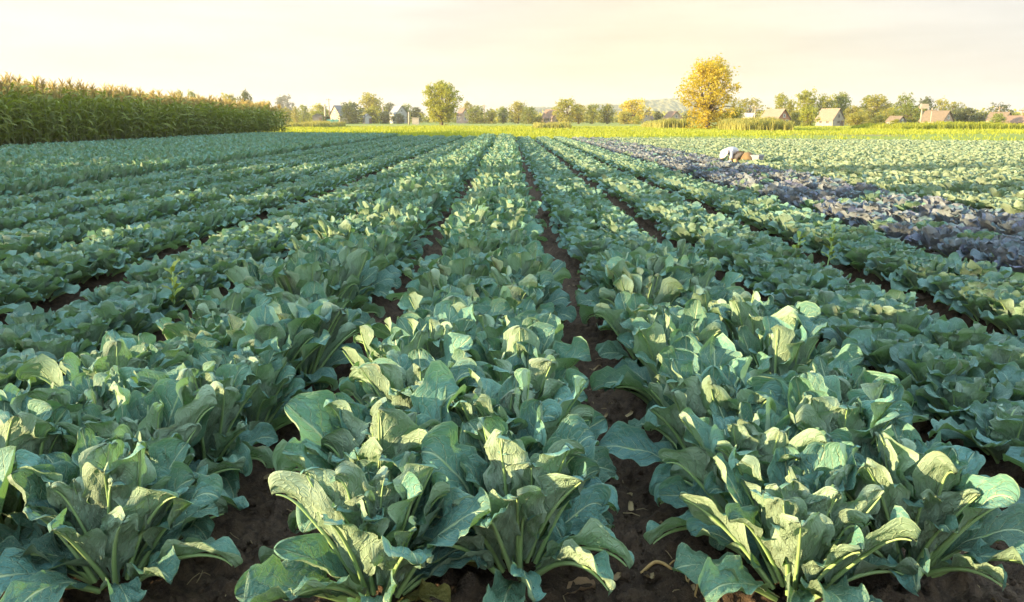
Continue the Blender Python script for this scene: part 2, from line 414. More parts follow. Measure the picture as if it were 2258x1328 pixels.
# ------------------------------------------------------------------ leaves
def leaf_geo(rg, L, W, e0, bend, nu, nt, pet=0.2, cup=0.8, ruf=0.03, cri=0.006, twist=0.0, sway=0.0, bp=1.6, tipcurl=0.0, shape=(0.62, 0.5), nvein=8, wav=3.0, fold=0.0):
    """a leaf as a sheet: returns V, Q, UV and its midrib points with the side normal"""
    s = np.sin(np.linspace(0, 1, nu + 1) * math.pi / 2) ** 0.97
    e = e0 - bend * s ** bp - tipcurl * np.clip((s - 0.72) / 0.28, 0, 1) ** 2
    ds = np.diff(s, prepend=0.0) * L
    em = np.concatenate([[e[0]], (e[1:] + e[:-1]) / 2])
    px = np.cumsum(np.cos(em) * ds); pz = np.cumsum(np.sin(em) * ds)
    py = sway * L * s ** 2
    P = np.stack([px, py, pz], 1)
    T = np.stack([np.cos(e), np.zeros_like(e), np.sin(e)], 1)
    N = np.stack([-np.sin(e), np.zeros_like(e), np.cos(e)], 1)
    B = np.tile(np.array([[0, 1.0, 0]]), (nu + 1, 1))
    tw = twist * s
    B2 = B * np.cos(tw)[:, None] + N * np.sin(tw)[:, None]
    N2 = -B * np.sin(tw)[:, None] + N * np.cos(tw)[:, None]
    x = np.clip((s - pet) / (1 - pet), 0, 1)
    a, b = shape
    pk = (a / (a + b)) ** a * (b / (a + b)) ** b
    w = W * (x ** a * (1 - x) ** b) / pk
    w = np.maximum(w, 0.012 * np.clip(1.2 - s, 0, 1))
    w[-1] = W * 0.05
    t = np.linspace(-1, 1, nt + 1)
    S, Tt = np.meshgrid(s, t, indexing='ij'); X = np.meshgrid(x, t, indexing='ij')[0]
    ph = rg.uniform(0, 6.28, 8)
    wl = w[:, None] * (1 + 0.10 * np.sin(wav * 6.28 * S * 1.7 + ph[0] + (Tt > 0) * ph[1]) * np.abs(Tt))
    cupv = cup * (0.6 + 0.4 * X)
    phi = cupv * Tt
    phi = np.where(np.abs(cupv) < 1e-3, 1e-3 * Tt, phi); cv = np.where(np.abs(cupv) < 1e-3, 1e-3, cupv)
    lat = wl * np.sin(phi) / cv
    nor = wl * (1 - np.cos(phi)) / cv
    nor = nor + fold * wl * np.abs(Tt)
    blade = np.clip(X * 6, 0, 1)
    nor = nor + ruf * blade * np.abs(Tt) ** 2.2 * np.sin(wav * 6.28 * S + ph[2] + (Tt > 0) * ph[3])
    nor = nor + 0.45 * ruf * blade * np.abs(Tt) ** 2.5 * np.sin(2.3 * wav * 6.28 * S + ph[4] + (Tt > 0) * ph[5])
    nor = nor + cri * blade * np.minimum(1, 3 * np.abs(Tt)) * (1 - Tt ** 4) * -np.cos(6.283 * (nvein * (X - 0.3 * np.abs(Tt)) + 0.5 * (Tt > 0)))
    nor = nor + cri * 1.5 * blade * np.sin(9 * Tt + ph[6]) * np.sin(17 * S + ph[7])
    V = P[:, None, :] + B2[:, None, :] * lat[..., None] + N2[:, None, :] * nor[..., None]
    UV = np.stack([Tt, X], -1)
    k = nt + 1
    idx = np.arange((nu + 1) * k).reshape(nu + 1, k)
    Q = np.stack([idx[:-1, :-1], idx[1:, :-1], idx[1:, 1:], idx[:-1, 1:]], -1).reshape(-1, 4)
    return V.reshape(-1, 3), Q, UV.reshape(-1, 2), P, N2

def cauli_leaves(rg, n=32, nu=12, nt=8, big=1.0, spread=1.0):
    """the leaves of one cauliflower: (V, Q, UV, stalk V, stalk Q, rnd, is_outer)"""
    out = []
    for i in range(n):
        f = i / (n - 1)                       # 0 innermost .. 1 outermost
        az = i * 2.39996 + rg.uniform(-0.35, 0.35)
        L = (0.235 + 0.15 * min(1, f * 2.2)) * (0.86 if f > 0.78 else 1) * rg.uniform(0.76, 1.18) * big
        W = L * rg.uniform(0.165, 0.245)
        e0 = R(91 - 41 * f ** 0.9 + rg.uniform(-9, 9))
        bend = R(0 + 42 * f ** 1.8 + rg.uniform(-14, 12))
        if f > 0.78:                          # the lowest leaves arch over and droop to the soil
            e0 = R(40 + rg.uniform(-12, 12)); bend = R(58 + rg.uniform(-14, 18))
        curl = R(rg.choice([0, 0, 20, 50, 85]) * rg.uniform(0.6, 1.2))
        if f < 0.25: curl *= 0.3
        V, Q, UV, P, N = leaf_geo(rg, L, W, e0, bend, nu, nt, pet=0.07 + 0.09 * f, cup=rg.uniform(0.15, 1.15), ruf=L * rg.uniform(0.025, 0.075), cri=0.0042 * big,
                                  twist=rg.uniform(-0.9, 0.9), sway=rg.uniform(-0.16, 0.16), tipcurl=curl, shape=(rg.uniform(0.55, 0.8), rg.uniform(0.38, 0.52)), wav=rg.uniform(1.8, 3.4), fold=rg.uniform(-0.1, 0.35))
        r0 = 0.0085 * (0.7 + 0.5 * f)
        m = len(P); last = max(3, int(m * 0.86))
        SP = P[:last] - N[:last] * (r0 * 0.55)
        SV, SQ = tube(SP, r0 * np.linspace(1, 0.22, last), 5, False)
        Rm = rotz(az); base = np.array([0.012 + 0.03 * f * spread, 0, 0.10 * (1 - f) + 0.025])
        V = (V + base) @ Rm.T; SV = (SV + base) @ Rm.T
        V[:, 2] = np.where(V[:, 2] < 0.03, 0.03 + (V[:, 2] - 0.03) * 0.12, V[:, 2])
        SV[:, 2] = np.where(SV[:, 2] < 0.03, 0.03 + (SV[:, 2] - 0.03) * 0.12, SV[:, 2]) - 0.003
        out.append((V, Q, UV, SV, SQ, float(rg.random()), f))
    return out

def cabb_leaves(rg, n=26, nu=8, nt=8, big=1.0, spread=1.0):
    out = []
    for i in range(n):
        f = i / (n - 1)
        az = i * 2.39996 + rg.uniform(-0.3, 0.3)
        L = (0.13 + 0.145 * min(1, f * 1.8)) * rg.uniform(0.85, 1.15) * big
        W = L * (0.48 if f < 0.3 else rg.uniform(0.38, 0.50))
        if f < 0.3:
            e0, bend, cup = R(96 - 40 * f + rg.uniform(-6, 6)), R(-75 + rg.uniform(-10, 10)), 1.3
        else:
            g = (f - 0.3) / 0.7
            e0, bend, cup = R(78 - 46 * g + rg.uniform(-9, 9)), R(10 + 40 * g + rg.uniform(-16, 18)), rg.uniform(0.5, 1.2)
        V, Q, UV, P, N = leaf_geo(rg, L, W, e0, bend, nu, nt, pet=0.06 + 0.06 * f, cup=cup, ruf=L * rg.uniform(0.03, 0.08) * (0.4 if f < 0.3 else 1), cri=0.0035 * big,
                                  twist=rg.uniform(-0.35, 0.35), sway=rg.uniform(-0.08, 0.08), tipcurl=R(rg.choice([0, 20, 60]) * (f > 0.4)), shape=(0.5, 0.36), nvein=7, wav=rg.uniform(2.2, 4.0))
        r0 = 0.008
        m = len(P); last = max(3, int(m * 0.7))
        SV, SQ = tube(P[:last] - N[:last] * r0 * 0.6, r0 * np.linspace(1, 0.25, last), 5, False)
        Rm = rotz(az); base = np.array([0.012 + 0.07 * f * spread, 0, 0.12 * (1 - f) + 0.04])
        V = (V + base) @ Rm.T; SV = (SV + base) @ Rm.T
        V[:, 2] = np.where(V[:, 2] < 0.03, 0.03 + (V[:, 2] - 0.03) * 0.12, V[:, 2])
        SV[:, 2] = np.maximum(SV[:, 2], 0.02)
        out.append((V, Q, UV, SV, SQ, float(rg.random()), f))
    return out

def plant_mesh(name, leaves, mat, stalks=True):
    a = Acc()
    for V, Q, UV, SV, SQ, rn, f in leaves:
        a.add(V, Q, 0, UV, rn)
        if stalks: a.add(SV, SQ, 1)
    return a.mesh(name, [mat, M['stalk']])
def head_mesh(mat):
    a = Acc(); n, k = 8, 12
    th = np.linspace(0, math.pi, n + 1); ph = np.linspace(0, 2 * math.pi, k, endpoint=False)
    V = [(0.085 * math.sin(t) * math.cos(p), 0.085 * math.sin(t) * math.sin(p), 0.16 - 0.08 * math.cos(t)) for t in th for p in ph]
    Q = [(i * k + j, i * k + (j + 1) % k, (i + 1) * k + (j + 1) % k, (i + 1) * k + j) for i in range(n) for j in range(k)]
    a.add(V, Q, 0, np.array([(0.5, 0.3)] * len(V)))
    return a.mesh('head', [mat])

KIND = {'cauliflower_plant': ('cauli', cauli_leaves, 'cauliflower'), 'cabbage_plant': ('cabb', cabb_leaves, 'cabbage'), 'red_cabbage_plant': ('red', cabb_leaves, 'red cabbage')}
HI, MID, FAR = {}, {}, {}
for kd, (mk, gen, _) in KIND.items():
    HI[kd] = [plant_mesh(kd, gen(np.random.default_rng(100 + i), 46 if gen is cauli_leaves else 36, 13, 9, 0.88, 2.2 if gen is cauli_leaves else 1.4), M[mk]) for i in range(7 if kd != 'red_cabbage_plant' else 2)]
    MID[kd] = [plant_mesh(kd, gen(np.random.default_rng(200 + i), 36 if gen is cauli_leaves else 32, 7, 6, 0.82, 3.2 if gen is cauli_leaves else 1.7), M[mk], False) for i in range(7)]
    FAR[kd] = []
    for i in range(6):
        a = Acc()
        for V, Q, UV, SV, SQ, rn, f in gen(np.random.default_rng(300 + i), 24 if gen is cauli_leaves else 21, 4, 4, 0.88, 3.0 if gen is cauli_leaves else 1.6): a.add(V, Q, 0, UV, rn)
        FAR[kd].append(a.arrays())

CABB_SUNLIT = []
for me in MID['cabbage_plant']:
    c = me.copy(); c.materials[0] = M['pale']; CABB_SUNLIT.append(c)

# ------------------------------------------------------------------ the rows
ROW0, PITCHX = -0.163, 1.126
def field_end(x): return 52.5 - 0.43 * x
def row_kind(k, Y):
    if k in (-1, 0) or k <= -7: return 'cauliflower_plant'
    if k == 1: return 'cauliflower_plant' if Y < 5.6 else 'cabbage_plant'
    if k in (4, 5): return 'red_cabbage_plant' if (k * 37 + int(Y * 91)) % 100 > 17 else 'cabbage_plant'
    return 'cabbage_plant'
SPACE = {'cauliflower_plant': 0.35, 'cabbage_plant': 0.32, 'red_cabbage_plant': 0.34}
ORD = ['first', 'second', 'third', 'fourth', 'fifth', 'sixth', 'seventh', 'eighth', 'ninth', 'tenth', 'eleventh', 'twelfth', 'thirteenth', 'fourteenth']
def row_name(k):
    if k == 0: return 'the middle row'
    o = ['', 'first', 'second', 'third', 'fourth', 'fifth', 'sixth', 'seventh', 'eighth', 'ninth', 'tenth', 'eleventh', 'twelfth', 'thirteenth', 'fourteenth', 'fifteenth', 'sixteenth', 'seventeenth', 'eighteenth', 'nineteenth', 'twentieth'][abs(k)]
    return f'the {o} row {"left" if k < 0 else "right"} of it'.replace('of it', 'of the middle')
spots = []
prng = np.random.default_rng(5)
for k in range(-16, 25):
    for side in (-1, 1):                     # each row is planted as a staggered pair of lines
        xr = ROW0 + PITCHX * k + (0.19 if row_kind(k, 3) == 'cauliflower_plant' else 0.21 if k in (4, 5) else 0.15) * side
        y = 1.89 + (0.13 if side > 0 else 0.0) + (0.0 if k in (-1, 0, 1) else prng.uniform(0, 0.4))
        if k == -1: y -= 0.06
        while y < field_end(xr):
            kd = row_kind(k, y)
            jx = prng.normal(0, 0.04); jy = prng.normal(0, 0.04)
            if y < 2.2: jx = jy = 0
            P = (xr + jx, y + jy, 0.01)
            q = project((P[0], P[1], 0.25))
            if q:
                mg = 0.4 * FPX / q[2]
                if -mg < q[0] < PW + mg and q[1] < PH + mg:
                    spots.append((kd, k, P, q[2], -mg * 0.3 < q[0] < PW + mg * 0.3, side))
            y += SPACE[kd] * prng.uniform(0.9, 1.1)
indiv = set()
for kd in KIND:
    c = sorted([i for i, s_ in enumerate(spots) if s_[0] == kd and s_[4]], key=lambda i: spots[i][3])
    indiv.update(c[:300])
HERO_D = 2.95
count = {}
for i in sorted(indiv, key=lambda i: spots[i][3]):
    kd, k, P, dep, _, side = spots[i]
    mk, gen, cat = KIND[kd]
    n = count[(kd, k, side)] = count.get((kd, k, side), -1) + 1
    rz = prng.uniform(0, 6.28); sc = prng.uniform(0.92, 1.10)
    sc *= {'cauliflower_plant': 0.96, 'cabbage_plant': 0.76, 'red_cabbage_plant': 0.78}[kd]
    if dep > 5 and kd == 'cauliflower_plant': sc *= 0.93
    colour = {'cauli': 'green', 'cabb': 'blue-green', 'red': 'purple-grey'}[mk]
    if n < len(ORD):
        lab = f'{colour} {cat}, {ORD[n]} from front, {"left" if side < 0 else "right"} flank of {row_name(k)}'
    else:
        lab = f'small distant {cat} plant further back in {row_name(k)}'
        if k == 1: lab = f'{cat} plant further back in the row right of the middle one'
    grp = f'{cat}s in {row_name(k)}' if n < len(ORD) else f'{cat}s further back in {row_name(k)}'
    if dep < HERO_D:
        rg = np.random.default_rng(1000 + i)
        e = tag(link(kd, None, loc=P, rz=rz, scale=(sc, sc, sc * (1.1 if mk == 'cauli' else 1.0))), lab, cat, grp)
        lv = gen(rg, 56 if mk == 'cauli' else 36, 24, 14, 0.93, 2.0 if mk == 'cauli' else 1.4)
        nold = 1 if mk == 'cauli' and n < 1 and k != -1 else 0
        for j, (V, Q, UV, SV, SQ, rn, f) in enumerate(lv):
            old = nold and j == len(lv) - 1
            o = link('leaf', to_mesh('leaf', V, Q, np.zeros(len(Q)), UV, np.full(len(V), rn), [M['yellow'] if old else M[mk]]), e)
            if old: o.scale = (0.78,) * 3; o['label'] = 'old yellowed lower leaf'
            link('stalk', to_mesh('stalk', SV, SQ, np.zeros(len(SQ)), None, None, [M['stalk']]), o)
        if mk != 'cauli':
            link('head', head_mesh(M[mk]), e)
        continue
    me = (HI if dep < 7.5 else MID)[kd]
    if kd == 'cabbage_plant' and k >= 6: me = CABB_SUNLIT; lab = lab.replace('blue-green', 'sunlit-tinted green')
    me = me[int(prng.integers(len(me)))]
    tag(link(kd, me, loc=P, rz=rz, scale=(sc, sc, sc * prng.uniform(0.98, 1.22))), lab, cat, grp)
for kd in KIND:                              # the rest of each kind, too far and too many to tell apart
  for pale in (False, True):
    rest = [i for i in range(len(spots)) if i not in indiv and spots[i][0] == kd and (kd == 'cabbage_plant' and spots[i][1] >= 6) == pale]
    if not rest: continue
    Vs, Qs, Us, Rs, nb = [], [], [], [], 0
    for i in rest:
        _, k, P, dep, _, _ = spots[i]
        V, Q, Mi, UV, RN = FAR[kd][int(prng.integers(6))]
        sc = prng.uniform(0.92, 1.12) * {'cauliflower_plant': 0.94, 'cabbage_plant': 0.78, 'red_cabbage_plant': 0.72}[kd]
        Vs.append(V @ rotz(prng.uniform(0, 6.28)).T * sc + np.array(P)); Qs.append(Q + nb); Us.append(UV); Rs.append((RN + prng.random()) % 1.0); nb += len(V)
    Q = np.concatenate(Qs)
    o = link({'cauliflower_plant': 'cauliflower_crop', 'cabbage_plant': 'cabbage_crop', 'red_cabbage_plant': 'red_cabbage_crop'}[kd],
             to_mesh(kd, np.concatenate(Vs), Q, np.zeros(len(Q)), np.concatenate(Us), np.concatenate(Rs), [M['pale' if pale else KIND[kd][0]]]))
    tag(o, f'far mass of {"sunlit-tinted " if pale else ""}{KIND[kd][2]} plants at the back of the field', 'crop', kind='stuff')
print('spots', len(spots), 'individuals', len(indiv))

# ------------------------------------------------------------------ soil, ground, meadow
xs = np.unique(np.concatenate([np.arange(-60, -2.6, 0.17), np.arange(-2.6, 3.2, 0.018), np.arange(3.2, 46, 0.17)]))
ys = np.unique(np.concatenate([np.arange(-35, 1.3, 0.6), np.arange(1.3, 5.0, 0.018), np.arange(5.0, 12, 0.06), np.arange(12, 72, 0.3)]))
GX, GY = np.meshgrid(xs, ys, indexing='ij')
GZ = 0.05 * np.cos(2 * math.pi * (GX - ROW0) / PITCHX) - 0.045
inside = (GY < field_end(GX)) & (GX > -19.6)
lump = vnoise(GX * 5, GY * 5, 1) - 0.5
GZ = GZ + 0.035 * lump + 0.022 * (np.abs(vnoise(GX * 13, GY * 13, 2) - 0.5) * -2 + 0.5) + 0.020 * (vnoise(GX * 31, GY * 31, 3) - 0.5)
cl = np.clip(vnoise(GX * 17, GY * 17, 8) - 0.60, 0, 1) * 0.15 + np.clip(vnoise(GX * 29, GY * 29, 9) - 0.58, 0, 1) * 0.09
GZ = np.where(inside, GZ + cl, -0.05)
k = len(ys); idx = np.arange(GX.size).reshape(GX.shape)
Q = np.stack([idx[:-1, :-1], idx[1:, :-1], idx[1:, 1:], idx[:-1, 1:]], -1).reshape(-1, 4)
V = np.stack([GX, GY, GZ], -1).reshape(-1, 3)
tag(link('field_soil', to_mesh('field_soil', V, Q, np.zeros(len(Q)), None, None, [M['soil']])), kind='structure')
def sheet(name, pts, z, mat):
    me = bpy.data.meshes.new(name); me.from_pydata([(x, y, z) for x, y in pts], [], [tuple(range(len(pts)))]); me.materials.append(mat); me.update()
    return tag(link(name, me), kind='structure')
sheet('ground', [(-4500, -300), (4500, -300), (4500, 7500), (-4500, 7500)], -0.14, M['ground'])
sheet('meadow', [(-60, field_end(-60) + 40), (-19.0, 72), (-18.6, field_end(-18.6)), (45.5, field_end(45.5)), (220, field_end(45.5)), (420, 420), (-420, 420), (-200, 90)], 0.0, M['meadow'])
M['path'] = ground_material('path', [(0.40, 0.36, 0.22), (0.34, 0.32, 0.20), (0.30, 0.30, 0.14)], (0.2, 1.0, 6.0))
M['bare'] = ground_material('bare', [(0.26, 0.20, 0.10), (0.22, 0.22, 0.06), (0.24, 0.18, 0.09)], (0.08, 0.5, 5.0))
a_, b_ = at(2030, 88), at(2600, 78); c_, d_ = at(2600, 81.5), at(2030, 90)
sheet('path', [a_.xy, b_.xy, c_.xy, d_.xy], 0.012, M['path'])
a_, b_ = at(1690, 72), at(2000, 64); c_, d_ = at(1990, 70), at(1700, 84)
sheet('bare_strip', [a_.xy, b_.xy, c_.xy, d_.xy], 0.008, M['bare'])
a_, b_ = at(650, 150), at(900, 150); c_, d_ = at(900, 175), at(650, 175)
sheet('stubble_strip', [a_.xy, b_.xy, c_.xy, d_.xy], 0.008, M['bare'])

# crumbly clods in the furrows
a = Acc(); g = np.random.default_rng(4)
def blob(c, r, n=5, kk=7):
    th = np.linspace(0, math.pi, n + 1); ph = np.linspace(0, 2 * math.pi, kk, endpoint=False)
    sq = g.uniform(0.5, 1.2, 3) * np.array([1, 1, 0.75])
    V = np.array([(math.sin(t) * math.cos(p), math.sin(t) * math.sin(p), -math.cos(t)) for t in th for p in ph])
    V *= (1 + 0.34 * np.sin(V @ g.uniform(-4, 4, (3, 3)) + g.uniform(0, 6, 3)).sum(1, keepdims=True) / 2)
    V = (V * sq) @ rotz(g.uniform(0, 6.28)).T * r + np.array(c)
    Q = [(i * kk + j, i * kk + (j + 1) % kk, (i + 1) * kk + (j + 1) % kk, (i + 1) * kk + j) for i in range(n) for j in range(kk)]
    a.add(V, Q, 0, None, float(g.random()))
for _ in range(1900):
    fur = ROW0 + PITCHX * (g.choice([-0.5, 0.5, 1.5]) + g.normal(0, 0.16))
    yy = 1.6 + 5.5 * g.random() ** 1.8
    r = 0.006 + 0.020 * g.random() ** 3
    blob((fur, yy, -0.045 - 0.05 * math.cos(2 * math.pi * (fur - ROW0 - PITCHX / 2) / PITCHX) + r * 0.4 + 0.012), r)
tag(link('soil_clods', a.mesh('soil_clods', [M['soil']])), 'loose crumbs and clods of dark soil lying in the furrows', 'soil', kind='stuff')

def blades(name, pts, hgt, wid, mat, label, cat, seed, lean=0.35, per=4):
    g = np.random.default_rng(seed); pts = np.asarray(pts); n = len(pts)
    P = np.repeat(pts, per, 0); m = len(P)
    H = np.repeat(hgt if not np.isscalar(hgt) else np.full(n, hgt), per) * g.uniform(0.55, 1.1, m)
    az = g.uniform(0, 6.28, m); ln = g.uniform(0, lean, m) * H
    W = (wid if np.isscalar(wid) else np.repeat(wid, per)) * g.uniform(0.6, 1.3, m)
    P = P + np.stack([g.normal(0, 0.12, m), g.normal(0, 0.12, m), np.zeros(m)], 1)
    dx, dy = np.cos(az), np.sin(az); fx, fy = -dy, dx
    z = np.zeros(m)
    def row(s, wv, o): return np.stack([P[:, 0] + wv * dx * W + fx * ln * o, P[:, 1] + wv * dy * W + fy * ln * o, P[:, 2] + H * s], 1)
    V = np.stack([row(0, -.5, 0), row(0, .5, 0), row(.6, .45, .4), row(.6, -.45, .4), row(1, .12, 1), row(.97, -.12, 1)], 1).reshape(-1, 3)
    b = np.arange(m)[:, None] * 6
    Q = np.concatenate([b + np.array([[0, 1, 2, 3]]), b + np.array([[3, 2, 4, 5]])])
    o = link(name, to_mesh(name, V, Q, np.zeros(len(Q)), None, np.repeat(g.random(m), 6), [mat]))
    return tag(o, label, cat, kind='stuff')
g = np.random.default_rng(21)
pts, hs = [], []
while len(pts) < 26000:
    Y = 46 + 110 * g.random() ** 1.7; X = g.uniform(-0.75, 0.75) * Y
    if Y < field_end(X) + 0.5 or (X < -18.7 and Y < 71): continue
    if Y < 0.36 * X + 58 and X > 8 and g.random() < 0.93: continue
    pts.append((X, Y, 0)); hs.append(0.10 + 0.16 * g.random() + (0.22 if X < 3 else 0.02) * max(0, vnoise(np.array([X * .25]), np.array([Y * .12]), 6)[0] - .35) * 2)
blades('grass', pts, np.array(hs), np.array([0.03 + 0.0004 * p[1] for p in pts]), M['grass'], 'bright yellow-green grass and weeds in the strip behind the vegetable field', 'grass', 22)
def strip(name, px0, px1, Y0, Y1, h, label, seed, mat='pale_crop', n=2600, cat='crop'):
    g = np.random.default_rng(seed); pts = []
    for _ in range(n):
        Y = g.uniform(Y0, Y1); p = at(g.uniform(px0, px1), Y0); p.y = Y; p.x *= 1.0
        pts.append((p.x, Y, 0))
    P_ = np.array(pts)
    hh = h * (0.35 + 0.45 * vnoise(P_[:, 0] * 0.9, P_[:, 1] * 0.9, seed) + 0.5 * vnoise(P_[:, 0] * 0.2, P_[:, 1] * 0.2, seed + 1))
    return blades(name, pts, hh, 0.085, M[mat], label, cat, seed, 0.5, 6)
strip('crop_strip', 1640, 1748, 93, 104, 1.35, 'pale yellow standing crop right of the golden tree', 31)
strip('crop_strip', 1458, 1528, 122, 140, 1.4, 'pale yellow standing crop left of the golden tree', 32)
strip('tall_weeds', 1990, 2300, 106, 122, 1.05, 'tall green weeds along the right edge of the meadow', 33, 'grass', 2600, 'weeds')
strip('tall_weeds', 626, 700, 128, 150, 1.1, 'pale tall weeds right beside the far end of the cornfield', 34, 'pale_crop', 700, 'weeds')
strip('tall_weeds', 1180, 1262, 118, 126, 1.0, 'pale tall weeds in front of the gabled house near the middle', 35, 'pale_crop', 420, 'weeds')

# ------------------------------------------------------------------ maize
def maize(rg, nl=11, seg=7, H=2.7):
    a = Acc(); tz = Acc()
    lx, ly = rg.normal(0, 0.05, 2)
    zz = np.linspace(0, H * 0.88, 5)
    a.tube(np.stack([lx * (zz / H) ** 2 * 2, ly * (zz / H) ** 2 * 2, zz], 1), np.linspace(0.017, 0.009, 5), 4, 1, False)
    az0 = rg.uniform(0, 6.28)
    for i in range(nl):
        f = (i + 0.6) / nl
        z0 = H * (0.10 + 0.74 * f)
        L = (0.62 + 0.35 * math.sin(math.pi * min(1, f * 1.1))) * rg.uniform(0.8, 1.15)
        V, Q, UV, P, N = leaf_geo(rg, L, 0.058, R(rg.uniform(58, 78)), R(rg.uniform(70, 165)), seg, 2, pet=0.0, cup=0.7, ruf=0.012, cri=0, twist=rg.uniform(-1.2, 1.2), sway=rg.uniform(-0.2, 0.2), bp=1.3, shape=(0.25, 0.6))
        V = V @ rotz(az0 + i * math.pi + rg.normal(0, 0.45)).T + np.array([lx * (z0 / H) ** 2 * 2, ly * (z0 / H) ** 2 * 2, z0])
        V[:, 2] = np.maximum(V[:, 2], 0.02)
        a.add(V, Q, 0, None, float(np.clip(0.75 * f + rg.uniform(-0.1, 0.35), 0, 1)))  # sunlit top and shaded foot put into leaf tone, golden above, dark below
    top = np.array([lx * 1.6, ly * 1.6, H * 0.86])
    for i in range(13):
        an = rg.uniform(0, 6.28); sp = 0 if i == 0 else rg.uniform(0.10, 0.22); ln = rg.uniform(0.28, 0.42)
        b0 = top + np.array([0, 0, 0.02 * i])
        tt = np.linspace(0, 1, 4)
        pts = b0 + np.stack([math.cos(an) * sp * tt ** 1.2, math.sin(an) * sp * tt ** 1.2, ln * (tt - 0.25 * tt ** 3 * (i > 0))], 1)
        V, Q = tube(pts, [0.007, 0.014, 0.013, 0.005], 3, False)
        tz.add(V, Q, 0, None, float(rg.random()))
    return a, tz
CORN = []
for i in range(9):
    a, tz = maize(np.random.default_rng(50 + i))
    CORN.append((a.mesh('maize_plant', [M['corn_leaf'], M['corn_stalk']]), tz.mesh('tassel', [M['tassel']])))
g = np.random.default_rng(60)
def corn_height(Y):
    h = 1.06 - 0.0040 * max(0, Y - 34)
    if Y < 30: h = 0.98
    for c, hw, v in ((-4.6, 1.8, 0.925), (1.6, 0.7, 0.84), (5.6, 0.8, 0.82), (12.6, 1.5, 0.68)):  # unseen near maize lowered in bands to let stripes of sun through
        if abs(Y - c) < hw: h = min(h, v)
    return h
CX = -20.1
ncorn = 0
for r in range(2):
    y = 29.6 + 0.1 * r
    while y < 72.0:
        if ncorn < 320:
            me, tm = CORN[int(g.integers(9))]
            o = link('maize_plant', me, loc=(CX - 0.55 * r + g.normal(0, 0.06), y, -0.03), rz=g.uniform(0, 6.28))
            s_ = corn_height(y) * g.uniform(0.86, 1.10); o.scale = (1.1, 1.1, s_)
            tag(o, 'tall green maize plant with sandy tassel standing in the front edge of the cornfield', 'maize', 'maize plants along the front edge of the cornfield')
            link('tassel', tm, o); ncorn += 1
        y += 0.255 * g.uniform(0.6, 1.4)
FARC = []
for i in range(6):
    a, tz = maize(np.random.default_rng(80 + i), 8, 4)
    FARC.append((a.arrays(), tz.arrays()))
Vs, Qs, Ms, Rs, nb = [], [], [], [], 0
def put(arr, mo, P, sc, rz):
    global nb
    V, Q, Mi, UV, RN = arr
    Vs.append(V @ rotz(rz).T * np.array([1, 1, sc]) + P); Qs.append(Q + nb); Ms.append(Mi + mo); Rs.append(RN); nb += len(V)
for r in range(26):
    x = CX - 0.62 * r
    y = -16.0 if r < 9 else 29.0
    while y < 72.1:
        if not (r < 2 and y > 29.5) and (r < 9 or y > 0.0):
            ca, ta = FARC[int(g.integers(6))]
            P = np.array([x + g.normal(0, 0.07), y, -0.03]); sc = corn_height(y) * g.uniform(0.90, 1.07); rz = g.uniform(0, 6.28)
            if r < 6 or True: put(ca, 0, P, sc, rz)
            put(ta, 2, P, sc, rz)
        y += (0.27 if r < 9 else 0.36) * g.uniform(0.85, 1.15)
Q = np.concatenate(Qs)
o = link('maize_crop', to_mesh('maize_crop', np.concatenate(Vs), Q, np.concatenate(Ms), None, np.concatenate(Rs), [M['corn_leaf'], M['corn_stalk'], M['tassel']]))
tag(o, 'dense body of the cornfield behind its front edge', 'maize', kind='stuff')

